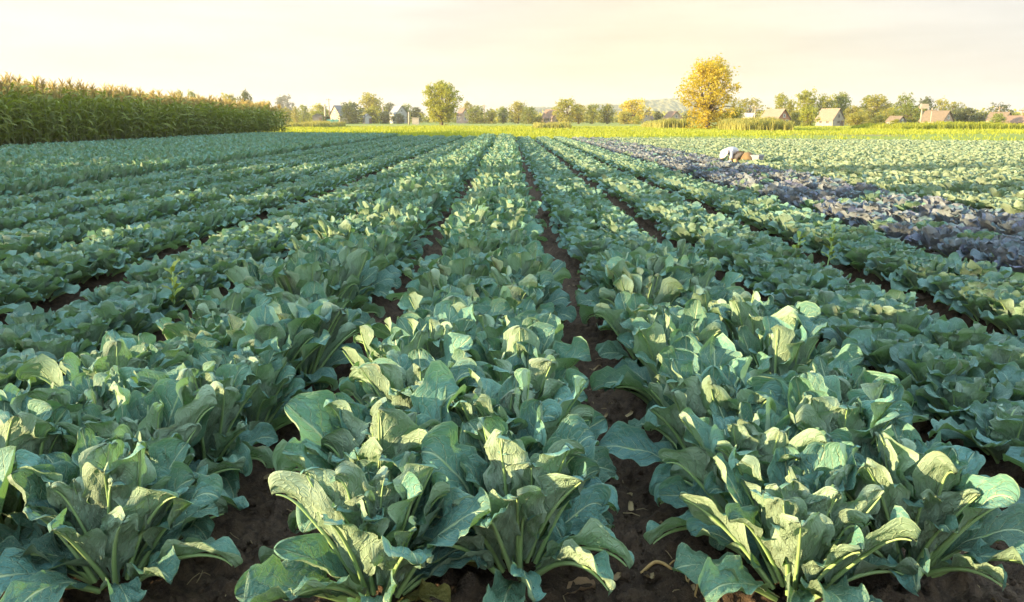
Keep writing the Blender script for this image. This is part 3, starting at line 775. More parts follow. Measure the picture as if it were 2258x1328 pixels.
# ------------------------------------------------------------------ trees
def crown_and_trunk(seed, nl=12, cards=2600, size=0.034, r=(0.16, 0.27), low=0.16, top=1.0, loose=0.0, trunk_h=0.3, spread=0.5, taper=0.0):
    """unit tree (1 wide, 1 tall): leaf clumps round a branching frame"""
    g = np.random.default_rng(seed)
    cen, rad = [], []
    for i in range(nl):
        z = low + (top - low) * (i + 0.5) / nl
        env = math.sin(math.pi * min(0.97, max(0.10, (z - low * 0.6) / (top - low * 0.6)))) ** 0.55
        env *= 1 - taper * (z - low) / (top - low)
        an = i * 2.4 + g.uniform(-0.5, 0.5)
        rr = g.uniform(*r)
        d = max(0, spread * env - rr * 0.85) * g.uniform(0.55, 1.05)
        cen.append((d * math.cos(an), d * math.sin(an), min(z, top - rr * 0.7))); rad.append(rr)
    cen, rad = np.array(cen), np.array(rad)
    per = (cards * rad ** 2 / (rad ** 2).sum()).astype(int) + 1
    C_, A_ = [], []
    for c, rr, n in zip(cen, rad, per):
        # twigs: sub-clusters on the lobe
        m = max(6, n // 14)
        D = g.normal(0, 1, (m, 3)); D /= np.linalg.norm(D, axis=1, keepdims=True)
        sub = c + D * rr * g.uniform(0.45, 1.05 + loose, (m, 1)) * np.array([1, 1, 0.9])
        pick = g.integers(0, m, n)
        C_.append(sub[pick] + g.normal(0, rr * (0.17 + 0.1 * loose), (n, 3)))
        A_.append(np.clip(g.normal(0.5, 0.22, n) + g.normal(0, 0.18, m)[pick], 0, 1))
    P, rn = np.concatenate(C_), np.concatenate(A_)
    P[:, 2] = np.clip(P[:, 2], 0.02, None)
    n = len(P)
    U = g.normal(0, 1, (n, 3)); U /= np.linalg.norm(U, axis=1, keepdims=True)
    W = np.cross(U, g.normal(0, 1, (n, 3))); W /= np.linalg.norm(W, axis=1, keepdims=True)
    s = size * g.uniform(0.6, 1.4, (n, 1))
    V = np.stack([P - U * s * .8, P + W * s * .45, P + U * s * .8, P - W * s * .45], 1).reshape(-1, 3)
    a = Acc(); a.add(V, np.arange(n * 4).reshape(-1, 4), 0, None, np.repeat(rn, 4))
    t = Acc()
    fork = np.array([g.normal(0, 0.02), g.normal(0, 0.02), trunk_h])
    zz = np.linspace(0, 1, 6)[:, None]
    t.tube(fork * zz + np.array([[0.01, 0, 0]]) * np.sin(zz * 5), np.linspace(0.036, 0.022, 6), 7)
    for c in cen[::1]:
        mid_ = fork + (c - fork) * 0.5 + g.normal(0, 0.03, 3)
        t.tube([fork - np.array([0, 0, 0.02]), mid_, c], [0.016, 0.010, 0.004], 5)
    return a, t
VAR = {}
for nm, kw in {'round': dict(nl=13, cards=2600, low=0.14), 'broad': dict(nl=16, cards=3200, low=0.10, r=(0.14, 0.24), loose=0.1), 'loose': dict(nl=16, cards=1500, low=0.22, r=(0.10, 0.19), loose=0.4),
               'bush': dict(nl=10, cards=2200, low=0.0, r=(0.20, 0.32), trunk_h=0.12, size=0.045)}.items():
    VAR[nm] = [crown_and_trunk(400 + 7 * i + len(nm), **kw) for i in range(3)]
tmesh = {}
def tree(px0, px1, top, Y, shape, mat, label, var=0, cat='tree', name='tree', group=None, base=0.0):
    p = at((px0 + px1) / 2, Y); h = height_at((px0 + px1) / 2, top, Y) - base; w = (px1 - px0) / FPX * Y
    key = (shape, var, mat)
    if key not in tmesh:
        a, t = VAR[shape][var]
        tmesh[key] = (a.mesh('crown', [M[mat]], False), t.mesh('trunk', [M['bark']]))
    cm, tm = tmesh[key]
    e = tag(link(name, None, loc=(p.x, p.y, base), rz=random.uniform(0, 6.28), scale=(w * 1.4, w * 1.4, h * 1.03)), label, cat, group)
    link('trunk', tm, e); link('crown', cm, e)
    return e
# the two free-standing trees in the meadow, with crowns of their own
def big_tree(name, px0, px1, top, Y, mat, label, cw, **kw):
    a, t = crown_and_trunk(**kw)
    p = at((px0 + px1) / 2, Y); h = height_at((px0 + px1) / 2, top, Y); w = (px1 - px0) / FPX * Y
    e = tag(link(name, None, loc=(p.x, p.y, 0), rz=cw, scale=(w, w, h)), label, 'tree')
    link('trunk', t.mesh('trunk', [M['bark']]), e); link('crown', a.mesh('crown', [M[mat]], False), e)
big_tree('deciduous_tree', 928, 1020, 184, 190, 'crown_lime', 'tall rounded yellow-green tree standing alone in the meadow left of the row ends', 0.4, seed=901, nl=22, cards=9500, size=0.026, r=(0.12, 0.20), low=0.17, loose=0.15, trunk_h=0.2)
big_tree('deciduous_tree', 1478, 1642, 137, 112, 'crown_gold', 'tallest tree, golden orange with airy open crown, in the meadow right of centre', 1.3, seed=907, nl=34, cards=10500, size=0.019, r=(0.08, 0.155), low=0.05, loose=0.42, trunk_h=0.28, taper=0.15)
T = tree
T(1592, 1640, 243, 111, 'bush', 'crown_lime', 'lime green bush touching the right foot of the golden tree', 1, 'bush', 'bush')
T(388, 412, 205, 240, 'round', 'crown_olive', 'leftmost small tree crown peeping over the corn tassels', 0)
T(418, 440, 205, 235, 'round', 'crown_green', 'second small tree crown peeping over the corn tassels', 1)
T(488, 528, 211, 230, 'broad', 'crown_olive', 'low wide tree crown rising over the corn beside a darker one', 2)
T(531, 560, 205, 225, 'round', 'crown_dark', 'dark round tree crown rising over the end of the corn', 0)
T(575, 600, 224, 330, 'round', 'crown_olive', 'small pale tree crown just behind the far end of the corn', 2)
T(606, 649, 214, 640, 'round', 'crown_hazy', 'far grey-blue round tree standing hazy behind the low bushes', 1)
T(618, 648, 240, 330, 'bush', 'crown_olive', 'low olive bush in front of the hazy grey-blue tree', 0, 'bush', 'bush')
T(644, 664, 238, 320, 'bush', 'crown_olive', 'narrow olive bush second right of the cornfield end', 1, 'bush', 'bush')
T(658, 684, 234, 300, 'round', 'crown_green', 'mid green tree left of the small grey shed', 1)
T(684, 728, 232, 330, 'broad', 'crown_olive', 'olive tree rising behind the small grey shed', 0)
T(686, 716, 246, 300, 'bush', 'crown_lime', 'low lime green bush overhanging the small grey shed', 2, 'bush', 'bush')
T(712, 730, 256, 255, 'bush', 'crown_dark', 'small dark bush left of the house with teal fence', 1, 'bush', 'bush')
T(747, 802, 230, 262, 'bush', 'crown_dark', 'large dark bush right of the house with teal fence', 2, 'bush', 'bush')
T(768, 782, 225, 300, 'round', 'crown_green', 'thin tree top poking above the large dark bush', 2)
T(792, 848, 211, 310, 'broad', 'crown_olive', 'tall olive tree between the dark bush and the white house', 1)
T(808, 840, 238, 280, 'bush', 'crown_lime', 'light green bush at the foot of the tall olive tree', 0, 'bush', 'bush')
T(834, 864, 248, 262, 'bush', 'crown_dark', 'grey-green rounded bush left of the white house', 0, 'bush', 'bush')
T(845, 878, 230, 360, 'round', 'crown_dark', 'dark tree half hidden behind the white house', 0)
T(884, 908, 231, 290, 'round', 'crown_green', 'green tree touching the right side of the white house', 2)
T(903, 932, 238, 285, 'broad', 'crown_dark', 'dark tree between the white house and the lone meadow tree', 2)
T(868, 892, 252, 262, 'bush', 'crown_dark', 'small dark bush in front of the white house', 2, 'bush', 'bush')
T(1018, 1046, 228, 350, 'round', 'crown_olive', 'olive tree behind the pink-walled house', 0)
T(1031, 1072, 236, 270, 'bush', 'crown_green', 'bushy green tree right of the pink-walled house', 1)
T(1070, 1096, 243, 270, 'bush', 'crown_olive', 'olive bush left of the tree group in the middle', 0, 'bush', 'bush')
T(1094, 1124, 238, 275, 'broad', 'crown_green', 'leftmost tree of the group in front of the small far hill', 0)
T(1121, 1164, 227, 272, 'round', 'crown_olive', 'tallest tree of the group left of the middle gabled house', 1)
T(1149, 1185, 238, 262, 'bush', 'crown_green', 'bushy tree right of the tallest one in the middle group', 2)
T(1180, 1200, 256, 262, 'bush', 'crown_olive', 'small bush left of the middle gabled house', 1, 'bush', 'bush')
T(1221, 1276, 221, 255, 'broad', 'crown_olive', 'tall broad tree touching the middle gabled house', 2)
T(1256, 1296, 233, 258, 'round', 'crown_gold', 'golden olive tree right of the tall broad one by the gabled house', 0)
T(1291, 1322, 231, 255, 'round', 'crown_lime', 'upright yellow-green tree between two duller ones', 2)
T(1320, 1357, 233, 258, 'broad', 'crown_olive', 'dull olive tree right of the upright yellow-green one', 0)
T(1363, 1426, 222, 250, 'round', 'crown_gold', 'wide domed golden tree in front of the long far hill', 1)
T(1362, 1392, 247, 240, 'bush', 'crown_olive', 'brownish bush at the left foot of the domed golden tree', 0, 'bush', 'bush')
T(1394, 1412, 256, 238, 'bush', 'crown_lime', 'small lime bush at the right foot of the domed golden tree', 1, 'bush', 'bush')
T(1440, 1459, 247, 245, 'bush', 'crown_dark', 'small dark rounded tree right of the domed golden tree', 2)
T(1505, 1535, 246, 250, 'bush', 'crown_olive', 'olive bush behind the pale crop left of the golden orange tree', 2, 'bush', 'bush')
T(1624, 1679, 219, 250, 'loose', 'crown_olive', 'airy tree behind the small white-roofed house', 0)
T(1702, 1737, 212, 210, 'round', 'crown_lime', 'yellow-green tree behind the brick house with white gable', 0)
T(1728, 1752, 224, 215, 'broad', 'crown_olive', 'olive tree filling the gap right behind the brick house', 1)
T(1748, 1799, 203, 205, 'broad', 'crown_lime', 'tallest yellow-green tree between the brick house and the barn', 2)
T(1762, 1800, 238, 165, 'bush', 'crown_lime', 'bright lime bush left of the stone barn', 0, 'bush', 'bush')
T(1740, 1768, 246, 180, 'bush', 'crown_olive', 'olive bush between the brick house and the bright lime bush', 1, 'bush', 'bush')
T(1796, 1838, 212, 205, 'round', 'crown_olive', 'left tree of the pair behind the stone barn', 2)
T(1826, 1874, 210, 210, 'broad', 'crown_green', 'right tree of the pair behind the stone barn', 0)
T(1862, 1900, 236, 200, 'bush', 'crown_olive', 'low spreading tree just right behind the stone barn', 2)
T(1867, 1909, 250, 162, 'bush', 'crown_olive', 'rounded olive bush right of the stone barn', 0, 'bush', 'bush')
T(1895, 1922, 214, 230, 'loose', 'crown_green', 'thin airy treetop left of the wide olive tree', 1)
T(1896, 1966, 215, 205, 'broad', 'crown_olive', 'wide olive tree right of the stone barn', 1)
T(1920, 1958, 255, 160, 'bush', 'crown_green', 'small round dark green bush left of the little shed', 1, 'bush', 'bush')
T(1940, 1985, 240, 185, 'bush', 'crown_olive', 'dull bush filling the gap behind the little shed', 2, 'bush', 'bush')
T(1964, 2016, 212, 225, 'loose', 'crown_green', 'airy tall tree behind the bright green round tree', 2)
T(1974, 2027, 231, 180, 'round', 'crown_green', 'round green tree behind the little shed', 0)
T(1964, 1984, 264, 150, 'bush', 'crown_lime', 'bright lime bush leaning on the little shed', 1, 'bush', 'bush')
T(2017, 2057, 219, 205, 'broad', 'crown_dark', 'dark tree behind the two utility poles', 0)
T(2054, 2088, 220, 215, 'loose', 'crown_olive', 'thin grey-olive tree left behind the orange-roofed house', 0)
T(2080, 2118, 228, 210, 'loose', 'crown_olive', 'thin sparse tree right behind the orange-roofed house', 1)
T(2104, 2152, 240, 170, 'broad', 'crown_dark', 'dark spreading tree right of the orange-roofed house', 2)
T(2140, 2178, 250, 185, 'bush', 'crown_dark', 'low dark bush between the two right-hand houses', 0, 'bush', 'bush')
T(2172, 2230, 232, 195, 'loose', 'crown_dark', 'grey-green tree behind the house with teal window', 2)
T(2184, 2212, 252, 150, 'bush', 'crown_green', 'green bush left in front of the house with teal window', 2, 'bush', 'bush')
T(2222, 2246, 250, 190, 'bush', 'crown_green', 'small green bush between the last two houses on the right', 1, 'bush', 'bush')
# the unbroken low belt of scrub behind the village
g = np.random.default_rng(77)
Cc = []
for i in range(420):
    px = g.uniform(560, 2330); Y = g.uniform(330, 420); p = at(px, Y)
    Cc.append((p.x, Y, g.uniform(2.0, 5.5) * (1.25 if px > 1680 else 1.0)))
Cc = np.array(Cc); n = 26000; pk = g.integers(0, len(Cc), n); c = Cc[pk]
D = g.normal(0, 1, (n, 3)); D /= np.linalg.norm(D, axis=1, keepdims=True)
P = np.stack([c[:, 0], c[:, 1], c[:, 2] * 0.5], 1) + D * np.stack([c[:, 2] * 0.9, c[:, 2] * 0.6, c[:, 2] * 0.55], 1) * g.uniform(0.6, 1.05, (n, 1))
P[:, 2] = np.maximum(P[:, 2], 0.1)
U = g.normal(0, 1, (n, 3)); U /= np.linalg.norm(U, axis=1, keepdims=True)
W = np.cross(U, g.normal(0, 1, (n, 3))); W /= np.linalg.norm(W, axis=1, keepdims=True)
sz = g.uniform(0.35, 0.85, (n, 1))
V = np.stack([P - U * sz, P + W * sz * .6, P + U * sz, P - W * sz * .6], 1).reshape(-1, 3)
rn = np.clip(g.random(len(Cc))[pk] * 0.7 + g.random(n) * 0.4, 0, 1)
tag(link('scrub', to_mesh('scrub', V, np.arange(n * 4).reshape(-1, 4), np.zeros(n), None, np.repeat(rn, 4), [M['crown_olive']], False)), 'low far belt of scrub and hedges behind the houses', 'scrub', kind='stuff')
# unseen trees added beyond the corn, left of the frame: they throw the broken shade across the field
for yy, ww, hh, vv in ((-6.7, 4.2, 7.4, 0), (-1.9, 2.6, 6.8, 1), (3.2, 3.8, 6.6, 2)):
    a, t = VAR['broad'][vv]
    key = ('broad', vv, 'crown_green')
    if key not in tmesh: tmesh[key] = (a.mesh('crown', [M['crown_green']], False), t.mesh('trunk', [M['bark']]))
    e = tag(link('unseen_shade_tree', None, loc=(-37, yy, -0.05), rz=vv, scale=(ww, ww, hh)), 'unseen green shade tree beyond the near part of the cornfield', 'tree', 'unseen shade trees beyond the corn')
    link('trunk', tmesh[key][1], e); link('crown', tmesh[key][0], e)

# ------------------------------------------------------------------ houses, poles
HM = {}
def wallmat(n, c, v=0.8):
    if n not in HM: HM[n] = simple_material(n, c, tuple(v * x for x in c), 1.6, 0.85, 0.3, 0.03)
    return HM[n]
def roofmat(n, c):
    if n not in HM:
        HM[n] = simple_material(n, c, tuple(0.65 * x for x in c), 2.2, 0.8, 0.6, 0.05, stretch=(1, 1, 6))
    return HM[n]
HM['pane'] = simple_material('pane', (0.03, 0.035, 0.04), (0.05, 0.06, 0.065), 1, 0.15, 0, spec=0.6)
def house(px0, px1, peak, eave, Y, label, wall, roof, cat='house', name='house', face=0.0, trim=(0.6, 0.58, 0.54), length=1.25, windows=1, teal=False, chimney=False, door=False, base_wall=None):
    """gable end towards the camera (turned by face); width from the picture"""
    p = at((px0 + px1) / 2, Y); w = (px1 - px0) / FPX * Y / (math.cos(face) + length * 0.75 * abs(math.sin(face))); hp = height_at((px0 + px1) / 2, peak, Y); he = height_at((px0 + px1) / 2, eave, Y)
    l = w * length; ww = w * 0.88
    e = tag(link(name, None, loc=(p.x, p.y + l * 0.5, 0), rz=face), label, cat)
    a = Acc(); x, y = ww / 2, l / 2
    hg = hp - 0.14
    V = [(-x, -y, 0), (x, -y, 0), (x, y, 0), (-x, y, 0), (-x, -y, he), (x, -y, he), (x, y, he), (-x, y, he), (0, -y, hg), (0, y, hg)]
    a.add(V, [(0, 1, 5, 4), (1, 2, 6, 5), (2, 3, 7, 6), (3, 0, 4, 7), (4, 5, 8, 8), (6, 7, 9, 9)])
    # (gable triangles as their own faces)
    V_, Q_, M_, _, _ = a.arrays()
    me = bpy.data.meshes.new('wall'); me.from_pydata([tuple(v) for v in V_], [], [tuple(q) for q in Q_[:4]] + [(4, 5, 8), (6, 7, 9)]); me.materials.append(wall); me.update()
    wobj = link('wall', me, e)
    a = Acc(); ov = 0.06 * w; th = 0.12
    for sgn in (-1, 1):
        sl_ = (hp - he) / x
        xe = x + ov; ze = hp - sl_ * xe
        V = [(0, -y - ov, hp), (sgn * xe, -y - ov, ze), (sgn * xe, y + ov, ze), (0, y + ov, hp)]
        V = V + [(vx, vy, vz + th) for vx, vy, vz in V]
        a.add(V, [(0, 1, 2, 3), (7, 6, 5, 4), (0, 4, 5, 1), (1, 5, 6, 2), (2, 6, 7, 3), (3, 7, 4, 0)])
    ro = link('roof', a.mesh('roof', [roof], False), e)
    if chimney:
        a = Acc(); a.box((x * 0.4, 0.1 * l, hp), (0.5, 0.5, 1.6)); a.box((x * 0.4, 0.1 * l, hp + 0.83), (0.62, 0.62, 0.10))
        link('chimney', a.mesh('chimney', [wallmat('brick_dark', (0.25, 0.15, 0.11))], False), ro)
    tm = wallmat('trim_%d' % int(trim[0] * 100 + trim[1] * 10000), trim, 0.93)
    def win(cx, cz, sw, sh, side=False):
        fa, pa = Acc(), Acc()
        def put_(acc, c, s): 
            if side: acc.box((-x - c[1], c[0], c[2]), (s[1], s[0], s[2]))
            else: acc.box((c[0], -y + c[1], c[2]), s)
        for dx in (-1, 1): put_(fa, (cx + dx * sw / 2, -0.03, cz), (0.09, 0.10, sh + 0.09))
        for dz in (-1, 1): put_(fa, (cx, -0.03, cz + dz * sh / 2), (sw - 0.09, 0.09, 0.09))
        put_(fa, (cx, -0.03, cz), (0.05, 0.07, sh - 0.09))
        put_(pa, (cx, -0.012, cz), (sw, 0.03, sh))
        f = link('window', fa.mesh('window', [HM['teal'] if teal else tm], False), e)
        link('pane', pa.mesh('pane', [HM['pane']], False), f)
    if windows:
        for cx in ([0] if windows == 1 else [-w * 0.2, w * 0.2]): win(cx, min(he * 0.62, 1.7), min(0.9, w * .2), min(1.1, he * 0.45))
        win(0, he + (hp - he) * 0.32, min(0.7, w * .14), min(0.8, (hp - he) * 0.34))
        for cy in (-l * 0.2, l * 0.2): win(cy, min(he * 0.62, 1.7), 0.8, min(1.1, he * 0.45), True)
    if door:
        a = Acc(); a.box((w * 0.27, -y - 0.02, min(1.0, he * 0.42)), (0.85, 0.06, min(2.0, he * 0.84)))
        d = link('door', a.mesh('door', [wallmat('door_brown', (0.16, 0.10, 0.06))], False), e)
        a = Acc(); a.box((w * 0.27 - 0.3, -y - 0.08, min(1.0, he * 0.42)), (0.05, 0.06, 0.14)); link('handle', a.mesh('handle', [HM['pane']], False), d)
    return e
HM['teal'] = simple_material('teal_paint', (0.06, 0.25, 0.24), (0.05, 0.20, 0.20), 3, 0.6, 0.2)
stone = wallmat('stone_wall', (0.36, 0.31, 0.25)); white = wallmat('white_wall', (0.42, 0.41, 0.39)); pink = wallmat('pink_wall', (0.44, 0.31, 0.25)); brick = wallmat('brick_wall', (0.36, 0.17, 0.11))
tan = wallmat('tan_wall', (0.42, 0.34, 0.25)); greyw = wallmat('grey_wall', (0.20, 0.18, 0.16))
slate = roofmat('slate_roof', (0.17, 0.17, 0.18)); brown = roofmat('brown_roof', (0.20, 0.13, 0.09)); pale = roofmat('pale_roof', (0.23, 0.185, 0.135)); orange = roofmat('orange_roof', (0.165, 0.125, 0.085)); greyr = roofmat('grey_roof', (0.24, 0.25, 0.27)); whiter = roofmat('white_roof', (0.36, 0.34, 0.32))
house(684, 711, 251, 256, 285, 'small dark grey shed under the lime bush', greyw, slate, 'shed', 'shed', 0.2, windows=0, door=True)
house(728, 768, 233, 253, 275, 'brown-walled house with slate roof beside the large dark bush', tan, slate, face=-0.5, windows=2)
house(797, 819, 252, 259, 262, 'tiny white shed right of the large dark bush', white, greyr, 'shed', 'shed', 0.4, windows=0, door=True)
house(857, 896, 233, 250, 285, 'white house with pale grey gable roof', white, greyr, face=0.55, windows=1)
house(1006, 1033, 240, 253, 290, 'pink-walled house with brown roof right of the lone meadow tree', pink, brown, face=0.5, windows=1)
house(1196, 1238, 242, 260, 262, 'brown gabled house in the middle left of the tall broad tree', pink, brown, face=0.6, windows=1)
house(1416, 1446, 244, 262, 262, 'dark-roofed house half hidden behind the domed golden tree', tan, brown, face=-0.4, windows=1)
house(1467, 1506, 246, 262, 250, 'brown-roofed house behind the pale crop left of the golden orange tree', tan, brown, face=0.2, windows=1)
house(1636, 1667, 250, 259, 205, 'small house with white roof right of the golden orange tree', brick, whiter, face=0.9, windows=1)
house(1690, 1744, 241, 262, 175, 'red brick house with tan roof and white window frames', brick, pale, face=0.45, trim=(0.6, 0.58, 0.54), windows=2, chimney=False)
house(1814, 1864, 240, 264, 172, 'pale stone barn with steep pale roof', stone, pale, 'barn', 'barn', 0.42, trim=(0.35, 0.3, 0.24), windows=1, door=True)
house(1966, 1999, 257, 268, 150, 'little grey shed with red-brown roof by the bright lime bush', greyw, orange, 'shed', 'shed', 0.4, windows=1)
house(2050, 2106, 245, 266, 165, 'pink-walled house with orange tiled roof', pink, orange, face=0.5, windows=2)
house(2193, 2236, 248, 264, 165, 'pale house with tiled roof and teal window', tan, orange, face=0.45, windows=1, teal=True)
house(2238, 2290, 256, 270, 150, 'brown-roofed house cut by the right edge of the picture', tan, brown, face=0.4, windows=1)
a = Acc(); p = at(734, 250); a.box((p.x, p.y, 0.7), (3.6, 0.08, 1.4))
for i in range(3): a.box((p.x - 1.8 + 1.8 * i, p.y - 0.1, 0.75), (0.12, 0.12, 1.5))
tag(link('board_fence', a.mesh('board_fence', [HM['teal']], False)), 'teal board fence in front of the brown-walled house', 'fence')
M['concrete'] = simple_material('concrete', (0.36, 0.31, 0.25), (0.29, 0.25, 0.20), 3, 0.8, 0.2)
M['wood_pole'] = simple_material('wood_pole', (0.20, 0.15, 0.11), (0.30, 0.23, 0.17), 3, 0.85, 0.3, stretch=(3, 3, 0.3))
def pole(px, top, Y, mat, label, arm=True, lamp=False, r=0.16, name='utility_pole', cat='pole', base=0):
    p = at(px, Y); h = height_at(px, top, Y)
    e = tag(link(name, None, loc=(p.x, p.y, 0)), label, cat)
    a = Acc(); a.tube([(0, 0, 0), (0, 0, h * 0.5), (0, 0, h)], [r * 1.15, r, r * 0.8], 8); link('shaft', a.mesh('shaft', [M[mat]]), e)
    if arm:
        a = Acc(); a.box((0, -r, h - 0.5), (1.7, 0.14, 0.14)); c = link('crossarm', a.mesh('crossarm', [M['wood_pole']], False), e)
        for dx in (-0.7, 0, 0.7):
            a = Acc(); a.tube([(dx, -r, h - 0.43), (dx, -r, h - 0.30), (dx, -r, h - 0.18)], [0.05, 0.08, 0.03], 6); link('insulator', a.mesh('insulator', [M['concrete']]), c)
    if lamp:
        a = Acc(); a.box((0.3, -0.2, h - 0.3), (1.7, 0.5, 0.9), taper=0.8); link('transformer_box', a.mesh('transformer_box', [M['concrete']], False), e)
pole(718, 233, 262, 'concrete', 'pale concrete post left of the brown-walled house', arm=False, r=0.3)
pole(727.5, 217, 268, 'wood_pole', 'tall dark wooden utility pole by the brown-walled house')
pole(845, 234, 268, 'concrete', 'pinkish concrete pole left of the white house', arm=False, r=0.28)
pole(902, 247, 225, 'concrete', 'short pale post in the meadow right of the white house', arm=False, r=0.22)
pole(1068, 231, 285, 'wood_pole', 'thin utility pole right of the pink-walled house')
pole(1663, 234, 200, 'concrete', 'pale utility pole behind the small white-roofed house', r=0.13)
pole(2029, 231, 158, 'concrete', 'concrete utility pole carrying a pale box near its top', lamp=True, r=0.16)
pole(2051, 238, 160, 'concrete', 'slim concrete pole right of the one with the pale box', r=0.11)
pole(2199, 234, 190, 'wood_pole', 'thin wooden pole above the house with teal window', r=0.10)
pole(2250, 238, 160, 'wood_pole', 'wooden utility pole nearest the right edge of the picture', r=0.14)
a = Acc(); p = at(917, 230); a.box((p.x, p.y, 0.9), (1.9, 1.5, 1.8)); a.box((p.x, p.y, 1.86), (2.2, 1.8, 0.12))
tag(link('well_house', a.mesh('well_house', [wallmat('hut_wall', (0.33, 0.30, 0.26))], False)), 'small whitish block hut right of the short pale post', 'hut')

# ------------------------------------------------------------------ far hills
def hills(name, px0, px1, top, Y, seed):
    n, m = 200, 70
    p0, p1 = at(px0, Y), at(px1, Y); h = height_at((px0 + px1) / 2, top, Y) + 3
    u = np.linspace(0, 1, n + 1); v = np.linspace(0, 1, m + 1)
    U, Vv = np.meshgrid(u, v, indexing='ij')
    X = p0.x + (p1.x - p0.x) * U; Yy = Y - 60 + 420 * Vv
    env = np.clip(np.minimum(U, 1 - U) * 5, 0, 1); env = env * env * (3 - 2 * env)
    Z = h * env * np.sin(math.pi * np.clip(Vv * 1.0, 0, 1)) ** 0.7 * (0.90 + 0.16 * vnoise(U * 4, Vv * 2, seed))
    Z = Z + env * (2.6 * (vnoise(U * 70, Vv * 26, seed + 1) - 0.5) + 2.2 * (vnoise(U * 160, Vv * 60, seed + 2) - 0.5)) * (Vv > 0.02)
    idx = np.arange(U.size).reshape(U.shape)
    Q = np.stack([idx[:-1, :-1], idx[1:, :-1], idx[1:, 1:], idx[:-1, 1:]], -1).reshape(-1, 4)
    tag(link(name, to_mesh(name, np.stack([X, Yy, Z], -1).reshape(-1, 3), Q, np.zeros(len(Q)), None, None, [M['hill']])), kind='structure')
M['hill'] = simple_material('hill_wood', (0.13, 0.13, 0.06), (0.17, 0.165, 0.08), 0.05, 0.95, 0.3, 2.0)
hills('hills', 1120, 1260, 236, 1150, 3)
hills('hills', 1290, 1420, 231, 1250, 13)
hills('hills', 1370, 1720, 219, 1100, 23)

# ------------------------------------------------------------------ the air
m = NT('haze_air')
vol = m.n('ShaderNodeVolumePrincipled', {'Color': (1.0, 0.95, 0.87, 1), 'Density': 0.00028, 'Anisotropy': 0.3})
m.t.links.new(vol.outputs[0], m.out.inputs['Volume'])
a = Acc(); a.box((0, 900, 29.4), (3400, 2600, 61.2))
tag(link('haze', a.mesh('haze', [m.m], False)), kind='stuff')

# ------------------------------------------------------------------ the picker
def skin_figure(name, joints, edges, radii, mat, parent=None, sub=2, loc=(0, 0, 0), rz=0):
    me = bpy.data.meshes.new(name); me.from_pydata(joints, edges, []); me.materials.append(mat)
    o = link(name, me, parent, loc, rz)
    sk = o.modifiers.new('skin', 'SKIN'); sk.use_smooth_shade = True
    for v, r in zip(me.skin_vertices[0].data, radii): v.radius = (r, r) if np.isscalar(r) else r
    me.skin_vertices[0].data[0].use_root = True
    ss = o.modifiers.new('sub', 'SUBSURF'); ss.levels = ss.render_levels = sub
    return o
M['skin'] = simple_material('skin', (0.45, 0.27, 0.18), (0.40, 0.23, 0.15), 8, 0.5, 0.1)
M['shirt'] = simple_material('shirt', (0.52, 0.49, 0.48), (0.43, 0.40, 0.40), 7, 0.8, 0.4, 0.02)
M['trousers'] = simple_material('trousers', (0.52, 0.36, 0.22), (0.44, 0.30, 0.19), 7, 0.85, 0.4, 0.02)
M['box_white'] = simple_material('box_white', (0.27, 0.26, 0.27), (0.23, 0.22, 0.23), 4, 0.7, 0.2)
M['hump'] = simple_material('hump', (0.20, 0.13, 0.06), (0.13, 0.085, 0.045), 9, 0.9, 0.5, 0.02)
PX, PY = 6.22, 21.8
pr = tag(link('person', None, loc=(PX, PY, -0.07), rz=0.5, scale=0.72), 'person in white shirt, pale cap and tan trousers bending over among the cabbages', 'person')
# bending towards the left (-x): hips at 0.84 m, back nearly level, arms reaching down
J = [(0.10, 0, 0.66), (-0.06, 0, 0.745), (-0.24, 0, 0.765), (-0.39, 0, 0.73), (-0.47, 0, 0.68), (-0.54, 0, 0.65), (-0.62, 0, 0.62),
     (0.11, -0.10, 0.63), (-0.16, -0.15, 0.47), (0.08, -0.13, 0.09), (-0.08, -0.15, 0.04),
     (0.11, 0.10, 0.63), (-0.14, 0.15, 0.47), (0.13, 0.13, 0.09), (-0.02, 0.15, 0.04),
     (-0.38, -0.18, 0.69), (-0.42, -0.23, 0.43), (-0.58, -0.18, 0.27), (-0.63, -0.17, 0.21),
     (-0.38, 0.18, 0.69), (-0.46, 0.23, 0.43), (-0.64, 0.16, 0.28), (-0.69, 0.15, 0.22)]
E = [(0, 1), (1, 2), (2, 3), (3, 4), (4, 5), (5, 6), (0, 7), (7, 8), (8, 9), (9, 10), (0, 11), (11, 12), (12, 13), (13, 14), (3, 15), (15, 16), (16, 17), (17, 18), (3, 19), (19, 20), (20, 21), (21, 22)]
RR = [0.15, 0.135, 0.15, 0.14, 0.06, 0.095, 0.085, 0.095, 0.065, 0.045, 0.04, 0.095, 0.065, 0.045, 0.04, 0.062, 0.046, 0.034, 0.03, 0.062, 0.046, 0.034, 0.03]
body = skin_figure('body', J, E, RR, M['skin'], pr)
for hx, hy, hz in ((-0.63, -0.17, 0.21), (-0.69, 0.15, 0.22)):          # hands: five fingers each, joined into one mesh
    a = Acc(); a.tube([(hx, hy, hz), (hx - 0.03, hy, hz - 0.05), (hx - 0.05, hy, hz - 0.085)], [0.026, 0.036, 0.030], 8)
    for j, (dy, ln) in enumerate(((-0.028, 0.065), (-0.010, 0.078), (0.009, 0.073), (0.027, 0.056))):
        a.tube([(hx - 0.045, hy + dy, hz - 0.08), (hx - 0.05 - ln * .5, hy + dy * 1.1, hz - 0.08 - ln * .5), (hx - 0.045 - ln * .45, hy + dy * 1.1, hz - 0.08 - ln)], [0.010, 0.009, 0.006], 6)
    a.tube([(hx - 0.02, hy - 0.03, hz - 0.03), (hx - 0.01, hy - 0.055, hz - 0.07), (hx - 0.03, hy - 0.05, hz - 0.10)], [0.012, 0.010, 0.007], 6)
    link('hand', a.mesh('hand', [M['skin']]), pr)
